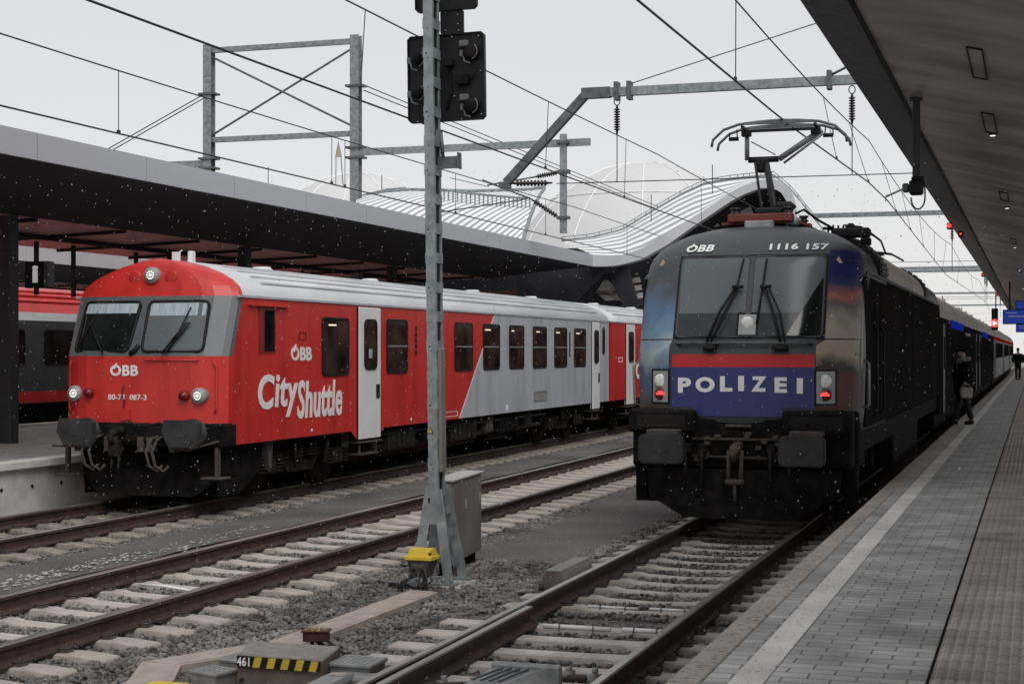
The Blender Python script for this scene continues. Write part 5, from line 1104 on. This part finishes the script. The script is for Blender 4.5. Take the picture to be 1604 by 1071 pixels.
def plate_box(nm, loc, wx, wy, h, label, cat, m='cast_grey', rz=0, cham=.0, kids=True):
    R = thing(nm, (*loc, -.2), label, cat, rz=rz)
    mb = MB(); P = [(-wx/2, -wy/2), (wx/2, -wy/2), (wx/2, wy/2), (-wx/2, wy/2)]; fr4(mb, P, -.05, h-.03, .80, .9); mb.build('housing', m, R)
    mb = MB(); mb.box(-wx/2, wx/2, -wy/2, wy/2, h-.03, h, bev=.008)
    for i in range(int(wx/.05)):
        for j in range(int(wy/.05)): mb.box(-wx/2+.02+i*.05, -wx/2+.045+i*.05, -wy/2+.02+j*.05, -wy/2+.035+j*.05, h, h+.004)
    mb.build('tread_plate', m, R); return R
plate_box('cover_box', (-4.70, 10.72), .34, .34, .19, 'grey chequered metal step plate behind the point machine', 'cover')
plate_box('cover_box', (-5.68, 10.36), .28, .24, .13, 'grey metal box left of the point machine at the bottom edge', 'cover', rz=-.3)
plate_box('cover_box', (-5.80, 11.05), .30, .30, .09, 'flat grey plate half hidden behind the point machine', 'cover', rz=-.2)
R = thing('rod_cover', (-4.62, 10.30, -.2), 'low grey stepped rod cover with an orange patch, right of the point machine', 'cover'); R.scale = (.62, .62, 1)
mb = MB(); mb.box(-.22, .10, -.60, .12, -.02, .17, bev=.03); mb.box(-.22, .42, .0, .18, -.02, .15, bev=.02); mb.box(-.22, .40, .24, .40, .0, .14, bev=.02); mb.box(.12, .40, -.35, -.08, -.02, .12, bev=.02); mb.build('cover', 'cast_grey', R)
mb = MB(); mb.box(-.12, .04, -.12, .05, .171, .176); mb.build('patch', 'wood_tan', R)
mb = MB(); mb.box(-.23, -.222, -.5, .35, .03, .05); mb.box(-.14, .02, -.606, -.60, .02, .10); mb.build('opening', 'black', R)
# orange-brown marker box on a short post
R = thing('track_magnet', (-5.38, 11.46, -.12), 'small rusty red box with a yellow speckled top on a short forked post', 'trackside box', rz=.25); R.scale = (.65, .65, .65)
mb = MB(); mb.box(-.15, .15, -.10, .10, .13, .245, bev=.01); mb.build('housing', 'box_rust', R)
mb = MB(); mb.box(-.17, .17, -.12, .12, .245, .262, bev=.004); mb.cur = 1
for i in range(26): x, y = random.uniform(-.14, .14), random.uniform(-.09, .09); mb.box(x-.012, x+.012, y-.01, y+.01, .262, .2645)
mb.build('top_plate', ['box_rust', 'stripe_yellow'], R)
mb = MB(); mb.box(-.07, -.03, -.03, .02, -.1, .13, bev=.008); mb.box(.02, .06, -.03, .02, -.1, .13, bev=.008); mb.build('post', 'black_matt', R)
mb = MB(); mb.tube([(.12, .02, .14), (.24, .05, .03), (.34, .0, -.02)], .022, 6); mb.tube([(.0, .05, .12), (.10, .1, .02)], .03, 6); mb.build('cable', 'clip', R)
# second yellow lid at the lower edge
R = thing('yellow_lid_box', (-5.86, 9.98, -.22), 'yellow box lid just showing at the bottom edge in front of the trough', 'junction box')
mb = MB(); frust(mb, .34, .24, .0, .30, .2, .10, .03); mb.build('lid', 'yellow', R); mb = MB(); mb.box(-.16, .16, -.1, .1, -.08, .0, bev=.02); mb.build('housing', 'clip', R)
# wedge-shaped train magnet beside the loco track
R = thing('train_magnet', (-4.64, 16.05, -.2), 'beige wedge shaped track magnet housing standing outside the left loco rail', 'trackside box')
mb = MB(); y0, y1 = -.55, .55
sec = [(-.13, -.02), (.11, -.02), (.12, .10), (.07, .22), (-.09, .22), (-.13, .14)]
n = len(sec); vs = [(x, y0, z) for x, z in sec]+[(x*1.0, y0+.10, z+.0) for x, z in sec]; mb.prism(sec, 'y', y0, y1); mb.build('housing', 'box_top', R)
mb = MB(); mb.prism([(-.12, .03), (.10, .03), (.11, .10), (.063, .21), (-.083, .21), (-.12, .135)], 'y', y0-.008, y0-.001); mb.build('end_plate', 'box_brown', R)
mb = MB(); mb.box(-.18, .16, y0-.18, y0+.04, -.03, .03, bev=.01); mb.tube([(-.1, y0-.1, .03), (-.1, y0-.1, .10)], .03, 8); mb.tube([(.05, y0-.12, .03), (.05, y0-.12, .09)], .025, 8); mb.build('fixing', 'clip', R)
R = thing('point_lock_cover', (-3.46, 10.52, -.2), 'grey ribbed metal lock cover lying between the rails at the bottom edge', 'cover'); R.scale = (.74, .80, 1)
mb = MB(); mb.add([(-.42, -.42, .0), (.36, -.42, .0), (.42, .34, .0), (-.34, .34, .0), (-.36, -.36, .16), (.08, -.36, .20), (.20, .26, .20), (-.26, .26, .20), (.34, -.30, .12), (.40, .28, .12)], [(0, 1, 8, 5, 4), (4, 5, 6, 7), (5, 8, 9, 6), (1, 2, 9, 8), (2, 3, 7, 6, 9), (3, 0, 4, 7)]); mb.build('cover', 'cast_grey', R)
mb = MB()
for k in range(4): x = -.26+k*.085; mb.bar((x, -.32, .203-.0*(k)), (x+.10, .22, .208), .02, .012)
mb.cur = 1; mb.box(-.30, .40, .27, .345, .03, .235, bev=.02); mb.build('rib', ['galv_dark', 'cast_grey'], R)
def rods(loc, label):
    R = thing('switch_rod', (*loc, -.2), label, 'switch rod')
    mb = MB(); mb.bar((-.35, 0, .02), (.35, .02, .02), .06, .03); mb.tube([(-.2, -.12, .05), (.1, -.05, .06), (.3, .1, .05)], .025, 7); mb.build('rod', 'clip', R)
    for x in (-.22, -.02, .2): mb = MB(); mb.cyl((x, random.uniform(-.08, .08), .0), .045, .08, n=10); mb.cyl((x, 0, .06), .025, .05, n=6); mb.build('bolt', 'cast_grey', R)
rods((-4.02, 10.75), 'bolted steel switch rod left of the ribbed lock cover'); rods((-3.06, 11.35), 'bolted steel switch rod right of the ribbed lock cover')
# white heating conduits on the turnout sleepers
for x0, x1, y, lab in ((-4.05, -3.45, 13.22, 'white heating conduit on the turnout sleepers, nearer left one'), (-3.35, -2.95, 13.25, 'white heating conduit on the turnout sleepers, nearer right one'), (-3.98, -3.5, 14.42, 'thin white conduit on the turnout sleepers, farther left one'), (-3.4, -2.95, 14.45, 'thin white conduit on the turnout sleepers, farther right one')):
    R = thing('conduit', ((x0+x1)/2, y, -.17), lab, 'conduit', 'heating conduits on the turnout sleepers'); h = (x1-x0)/2; r = .022 if y < 14 else .013
    mb = MB(); mb.tube([(-h, 0, r+.012), (h, 0, r+.012)], r, 10); mb.build('pipe', 'white', R)
    for q in (-.5, .5): mb = MB(); mb.tube([(h*q, -r-.012, .0), (h*q, -r-.008, r+.02), (h*q, 0, 2*r+.018), (h*q, r+.01, r+.01), (h*q, r+.012, 0)], .005, 5); mb.build('clip', 'clip', R)
R = thing('plastic_tube', (-8.45, 14.4, -.16), 'short white tube lying on a sleeper of the empty middle track', 'tube', rz=-.12)
mb = MB(); mb.tube([(-.32, 0, .0), (0, .0, .0), (.3, .03, -.03)], .014, 8); mb.tube([(.28, .03, -.03), (.36, .05, -.03)], .022, 8); mb.build('pipe', 'white', R)

# ================================================================ station hall roof and domes
def lerp_pts(P, n):
    d = [0]
    for a, b in zip(P, P[1:]): d.append(d[-1]+math.dist(a, b))
    return [tuple(lerp([(d[i], P[i][q]) for i in range(len(P))], d[-1]*k/n) for q in range(3)) for k in range(n+1)]
R = thing('station_roof', (0, 0, 0), 'wave shaped station hall roof with striped slats and a pale edge band rising behind the canopy', 'roof')
Ys = lambda px: lerp([(930, 51.3), (975, 53), (1046, 55), (1120, 56), (1250, 56)], px)
TP = [(930, 398), (955, 400), (975, 399), (1005, 389), (1046, 365.6), (1081, 344), (1117, 320), (1142, 303), (1164, 291), (1190, 282), (1212, 280), (1222, 284), (1231, 291), (1239, 303), (1244, 318), (1247, 340)]
BP = [(930, 415), (955, 417), (975, 414), (1005, 406), (1046, 383), (1081, 358), (1117, 334), (1142, 317), (1164, 305), (1190, 295), (1206, 294), (1216, 297), (1225, 303), (1232, 315), (1237, 328), (1240, 350)]
top = [(lambda q: (q[0], Ys(p[0]), q[1]))(pY(p[0], p[1], Ys(p[0]))) for p in TP]; bot = [(lambda q: (q[0], Ys(p[0]), q[1]))(pY(p[0], p[1], Ys(p[0]))) for p in BP]
top = [(-14.03, 51.3, 5.455)]+top[1:]; bot = [(-14.03, 51.3, 5.06)]+bot[1:]
top.append((-5.6, 56, 4.0)); bot.append((-5.8, 56, 4.0))
T, Bt = lerp_pts(top, 70), lerp_pts(bot, 70)
mb = MB(); mb.grid([Bt, T]); mb.grid([[(x, y+.5, z) for x, y, z in T], [(x, y+.5, z) for x, y, z in Bt]]); mb.grid([Bt, [(x, y+.5, z) for x, y, z in Bt]]); mb.build('edge_band', 'fascia_light', R)
BK = [(880, 378, 66), (927, 373, 66), (975, 361, 66), (1022, 332, 66), (1070, 304, 66), (1105, 288, 66), (1148, 281, 66), (1190, 277, 64), (1212, 276, 62), (1240, 300, 62)]
bk = [(lambda q: (q[0], p[2], q[1]))(pY(*p)) for p in BK]+[(-5.4, 60, 4.0)]
BKp = lerp_pts(bk, 70); mb = MB(); nv = 8
fr_ = [(-16.5, 49, 5.3)]+T[1:]
rows = [[tuple(a[q]+(b[q]-a[q])*j/nv for q in range(3)) for a, b in zip(T, BKp)] for j in range(nv+1)]
mb.grid(rows); mb.uv = [(i/70*2.2, 6*j/nv) for j in range(nv+1) for i in range(71)]; mb.build('slatted_roof', 'slats_right', R)
mb = MB(); mb.tube([(x, y, z+.03) for x, y, z in BKp[:60]], .05, 6); mb.tube([(x, y, z+.18) for x, y, z in BKp[:56]], .018, 5)
for i in range(0, 56, 2): x, y, z = BKp[i]; mb.bar((x, y, z), (x, y, z+.19), .03)
mb.build('ridge_rail', 'galv', R)
for off, dz in ((6, -.25), (14, -.9)): pass
under = [[(x, y+.5, z-.0) for x, y, z in Bt], [(x*.98, y+6, max(3.6, z-.7)) for x, y, z in Bt], [(x*.99, y+22, max(3.4, 3.4+(z-4)*.25)) for x, y, z in Bt]]
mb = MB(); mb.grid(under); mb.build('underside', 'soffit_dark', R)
# back wall glazing and dark curved columns under the wave
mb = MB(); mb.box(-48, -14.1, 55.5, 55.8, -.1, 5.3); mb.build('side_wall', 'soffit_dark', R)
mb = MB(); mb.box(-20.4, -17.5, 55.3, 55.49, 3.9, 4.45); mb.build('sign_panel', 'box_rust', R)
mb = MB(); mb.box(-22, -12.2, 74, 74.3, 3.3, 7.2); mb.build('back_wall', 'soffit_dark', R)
def px_panel(nm, pts, Y, m, d=.1):
    mb = MB(); mb.prism([pY(a, b, Y) for a, b in pts], 'y', Y-d, Y); return mb.build(nm, m, R)
px_panel('roof_light', [(1153, 324), (1176, 322), (1184, 345), (1156, 347)], 58.0, 'cabinet_top'); px_panel('light_frame', [(1148, 312), (1170, 308), (1177, 320), (1152, 323)], 58.02, 'box_brown')
px_panel('roof_light', [(930, 445), (952, 438), (966, 452), (968, 462), (940, 458), (926, 452)], 54, 'cabinet_top'); px_panel('light_frame', [(928, 455), (968, 456), (970, 460), (930, 459)], 53.8, 'box_brown'); px_panel('roof_light', [(938, 461), (966, 462), (972, 470), (950, 471)], 54, 'cabinet_top')
for k, (a, b) in enumerate(((986, 424), (990, 436), (992, 448), (996, 460))): px_panel('roof_light', [(a, b), (a+12, b-2), (a+14, b+6), (a+2, b+8)], 55, 'cabinet_top')
px_panel('roof_light', [(1102, 344), (1116, 342), (1128, 354), (1118, 356)], 57.5, 'cabinet_top')
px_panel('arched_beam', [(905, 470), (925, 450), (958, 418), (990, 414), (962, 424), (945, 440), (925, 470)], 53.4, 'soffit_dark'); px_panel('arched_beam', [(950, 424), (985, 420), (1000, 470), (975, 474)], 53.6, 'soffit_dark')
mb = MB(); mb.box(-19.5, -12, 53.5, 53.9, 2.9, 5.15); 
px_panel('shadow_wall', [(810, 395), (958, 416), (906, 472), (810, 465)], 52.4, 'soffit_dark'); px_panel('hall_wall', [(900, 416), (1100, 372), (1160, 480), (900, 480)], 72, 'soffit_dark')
# slatted roof section over the island platform
R = thing('station_roof', (0, 0, 0), 'striped slatted roof section rising above the left canopy behind the signal mast', 'roof')
TPx = [(560, 320), (568, 311), (606, 302), (643, 299), (690, 300), (737, 301.5), (790, 300), (830, 298.5), (853, 295)]; BPx = [(556, 330), (575, 335), (620, 345), (660, 352), (700, 362), (740, 372), (775, 380), (800, 385), (816, 386)]
tp = [(lambda q: (q[0], 58, q[1]))(pY(*p, 58)) for p in TPx]; bp = [(lambda q: (-15.5, q[0], q[1]))(pX(*p, -15.5)) for p in BPx]
A, B_ = lerp_pts(tp, 40), lerp_pts(bp, 40); rows = []
for j in range(11):
    t = j/10; rows.append([tuple(a[q]*(t)+b[q]*(1-t)+(0 if q < 2 else .25*sin(pi*t)) for q in range(3)) for a, b in zip(A, B_)])
mb = MB(); mb.grid(rows); mb.uv = [(i/40, j/10*.9) for j in range(11) for i in range(41)]; mb.build('slatted_roof', 'slats_left', R)
mb = MB(); mb.tube([(x, y, z+.05) for x, y, z in rows[-1]], .07, 6); mb.tube([r[-1] for r in rows], .07, 6); mb.tube([(x, y, z+.12) for x, y, z in rows[-1][:12]], .05, 6); mb.build('edge_trim', 'galv', R)
mb = MB(); q = [rows[5][i] for i in range(18, 40)]; mb.tube([(x, y, z+.35) for x, y, z in q], .04, 5)
for x, y, z in q: mb.bar((x, y, z), (x, y, z+.35), .04)
mb.build('service_rail', 'galv', R)
# translucent membrane domes
def dome(cx, cy, z0, rx, ry, h, label):
    R = thing('membrane_dome', (cx, cy, z0), label, 'dome', 'pale membrane domes')
    mb = MB(); rows = [[(rx*cos(p)*cos(t), ry*cos(p)*sin(t), h*sin(p)) for t in [k*2*pi/48 for k in range(49)]] for p in [radians(q) for q in range(0, 91, 6)]]; mb.grid(rows); mb.build('membrane', 'membrane', R)
    for k in range(0, 12):
        t = k*pi/6+.2; mb = MB(); mb.tube([(rx*cos(p)*cos(t)*1.003, ry*cos(p)*sin(t)*1.003, h*sin(p)*1.003) for p in [radians(q) for q in range(0, 91, 9)]], .05, 5); mb.build('seam', 'seam', R)
    for p in (25, 50): p = radians(p); mb = MB(); mb.tube([(rx*cos(p)*cos(t)*1.003, ry*cos(p)*sin(t)*1.003, h*sin(p)*1.003) for t in [k*2*pi/40 for k in range(41)]], .04, 5); mb.build('seam', 'seam', R)
x, z = pY(1010, 256, 100); dome(x, 100, 4, 9.5, 9, z-4, 'large pale translucent membrane dome behind the wave roof')
x, z = pY(560, 272, 105); dome(x, 105, 4, 9, 8, z-4, 'lower pale membrane dome behind the left canopy')
# lightning rods
for k, (a, b, lab) in enumerate(((420, 262, 'thin roof rod left of the portal mast'), (598, 274, 'thin roof rod right of the portal mast'), (1020, 305, 'thin roof rod on the wave roof, left one'), (1116, 258, 'thin roof rod on the wave roof crest'))):
    Y = 62; x, z = pY(a, b, Y); x2, z2 = pY(a, b+30, Y); mb = MB(); mb.tube([(0, 0, z2-z-.6), (0, 0, 0)], .018, 5); o = single('lightning_rod', mb, 'wire', lab, 'rod', 'thin rods on the roofs'); o.location = (x, Y, z)

# ================================================================ people
def skin_body(name, joints, edges, m, parent=None, lvl=2):
    me = bpy.data.meshes.new(name); me.from_pydata([j[:3] for j in joints], edges, []); me.materials.append(MATS[m]); o = bpy.data.objects.new(name, me); col.objects.link(o); o.parent = parent
    md = o.modifiers.new('skin', 'SKIN'); md.use_smooth_shade = True; md.use_x_symmetry = False; sv = me.skin_vertices[0].data if me.skin_vertices else None
    if sv is None:
        bpy.context.view_layer.objects.active = o; sv = me.skin_vertices[0].data
    for i, j in enumerate(joints): sv[i].radius = (j[3], j[4] if len(j) > 4 else j[3]); sv[i].use_root = i == 0
    s = o.modifiers.new('sub', 'SUBSURF'); s.levels = lvl; s.render_levels = lvl; return o
def person(loc, rz, label, stride=.18, hood=True, bag=True, h=1.0, hat=True):
    R = thing('person', loc, label, 'person', rz=rz); R.scale = (h, h, h); s = stride
    J = [(0, 0, .96, .125, .15), (0, 0, 1.12, .12, .155), (0, -.01, 1.30, .13, .18), (0, -.01, 1.43, .08, .12), (0, -.02, 1.50, .055), (0, -.03, 1.60, .085, .085), (0, -.03, 1.69, .085, .08),
         (-.18, 0, 1.40, .06), (-.24, .03, 1.14, .05), (-.24, -.06, .90, .038), (.18, 0, 1.40, .06), (.26, .0, 1.14, .05), (.27, -.10, .92, .038),
         (-.09, 0, .90, .09), (-.10, -s*.6, .50, .065), (-.10, -s*.9, .09, .045), (-.10, -s*.9-.03, .07, .03), (.09, 0, .90, .09), (.10, s*.3, .50, .065), (.10, s*1.1, .10, .045), (.10, s*1.1-.03, .07, .03)]
    E = [(0, 1), (1, 2), (2, 3), (3, 4), (4, 5), (5, 6), (3, 7), (7, 8), (8, 9), (3, 10), (10, 11), (11, 12), (0, 13), (13, 14), (14, 15), (15, 16), (0, 17), (17, 18), (18, 19), (19, 20)]
    skin_body('body', J, E, 'skin', R)
    C = [(0, 0, .98, .19, .23), (0, 0, 1.15, .18, .22), (0, 0, 1.30, .18, .235), (0, 0, 1.43, .12, .17), (-.20, 0, 1.39, .10), (-.27, .03, 1.13, .085), (-.26, -.05, .95, .07), (.20, 0, 1.39, .10), (.28, 0, 1.13, .085), (.285, -.08, .97, .07), (0, 0, .64, .20, .25)]
    skin_body('coat', C, [(0, 1), (1, 2), (2, 3), (3, 4), (4, 5), (5, 6), (3, 7), (7, 8), (8, 9), (0, 10)], 'coat', R)
    T_ = [(0, 0, .93, .13, .16), (-.09, 0, .86, .10), (-.10, -s*.6, .50, .08), (-.10, -s*.9, .085, .066), (.09, 0, .86, .10), (.10, s*.3, .50, .08), (.10, s*1.1, .09, .066)]
    skin_body('trousers', T_, [(0, 1), (1, 2), (2, 3), (0, 4), (4, 5), (5, 6)], 'jeans', R)
    for q, yy in ((-.10, -s*.9), (.10, s*1.1)): skin_body('shoe', [(q, yy+.05, .06, .065), (q, yy-.08, .05, .055), (q, yy-.18, .04, .045)], [(0, 1), (1, 2)], 'black_matt', R)
    skin_body('hair', [(0, .02, 1.62, .085), (0, .0, 1.72, .10), (0, -.03, 1.76, .08)], [(0, 1), (1, 2)], 'black_matt' if hat else 'grime', R)
    for q, (hx, hy, hz) in ((-1, (-.24, -.06, .88)), (1, (.27, -.10, .90))):
        for k in range(5):
            a = (k-2)*.018; ln = (.05, .075, .08, .072, .055)[k]; b = MB(); b.tube([(hx+a*.3, hy+a, hz-.03), (hx+a*.3-q*.01, hy+a-.005, hz-.05-ln*.5), (hx-q*.025, hy+a-.01, hz-.05-ln)], [.011, .009, .007], 6); b.build('finger', 'skin', R)
    mb = MB(); mb.tube([(0, -.115, 1.63), (0, -.135, 1.60)], .014, 6)
    for e in (-.03, .03): mb.tube([(e, -.105, 1.65), (e, -.112, 1.65)], .009, 6)
    mb.build('face', 'skin', R)
    if hood: mb = MB(); mb.tube([(.14*cos(a), .02+.11*sin(a), 1.49+.03*sin(a)) for a in [k*pi/8 for k in range(17)]], .045, 8); mb.build('fur_collar', 'fur', R)
    if bag:
        mb = MB(); mb.box(.25, .35, -.22, .08, .62, .86, bev=.03); mb.tube([(.30, -.18, .86), (.29, -.12, .93), (.29, .0, .93), (.30, .05, .86)], .01, 6); mb.build('bag', 'bag', R)
    return R
person((-1.58, 38.1, .555), radians(-62), 'person in a dark coat with pale collar and light bag stepping toward the train', .15)
person((-.98, 98.5, .555), radians(10), 'distant person in dark clothes walking on the platform at the right picture edge', .12, False, False, 1.06)
person((-.55, 112, .555), radians(190), 'more distant dark figure beside the other one, partly cut by the picture edge', .1, False, False, 1.0, False)

# ================================================================ falling snow
n = 4600; mb = MB(); F8 = [(0, 2, 4), (2, 1, 4), (1, 3, 4), (3, 0, 4), (2, 0, 5), (1, 2, 5), (3, 1, 5), (0, 3, 5)]
for i in range(n):
    dist = 3.0+27*random.random()**.8; a = TH+random.uniform(-.36, .36); x, y = -dist*sin(a), dist*cos(a); z = random.uniform(max(-.1, 2.24-dist*.23), 2.24+dist*.115)
    r = random.uniform(.0009, .0033)*(.5+dist/17)
    mb.add([(x-r, y, z), (x+r, y, z), (x, y-r, z), (x, y+r, z), (x+r*.4, y, z+r*1.4), (x-r*.3, y, z-r*1.3)], F8)
single('falling_snow', mb, 'snow', 'light snowflakes drifting down over the tracks', 'snow', kind='stuff')
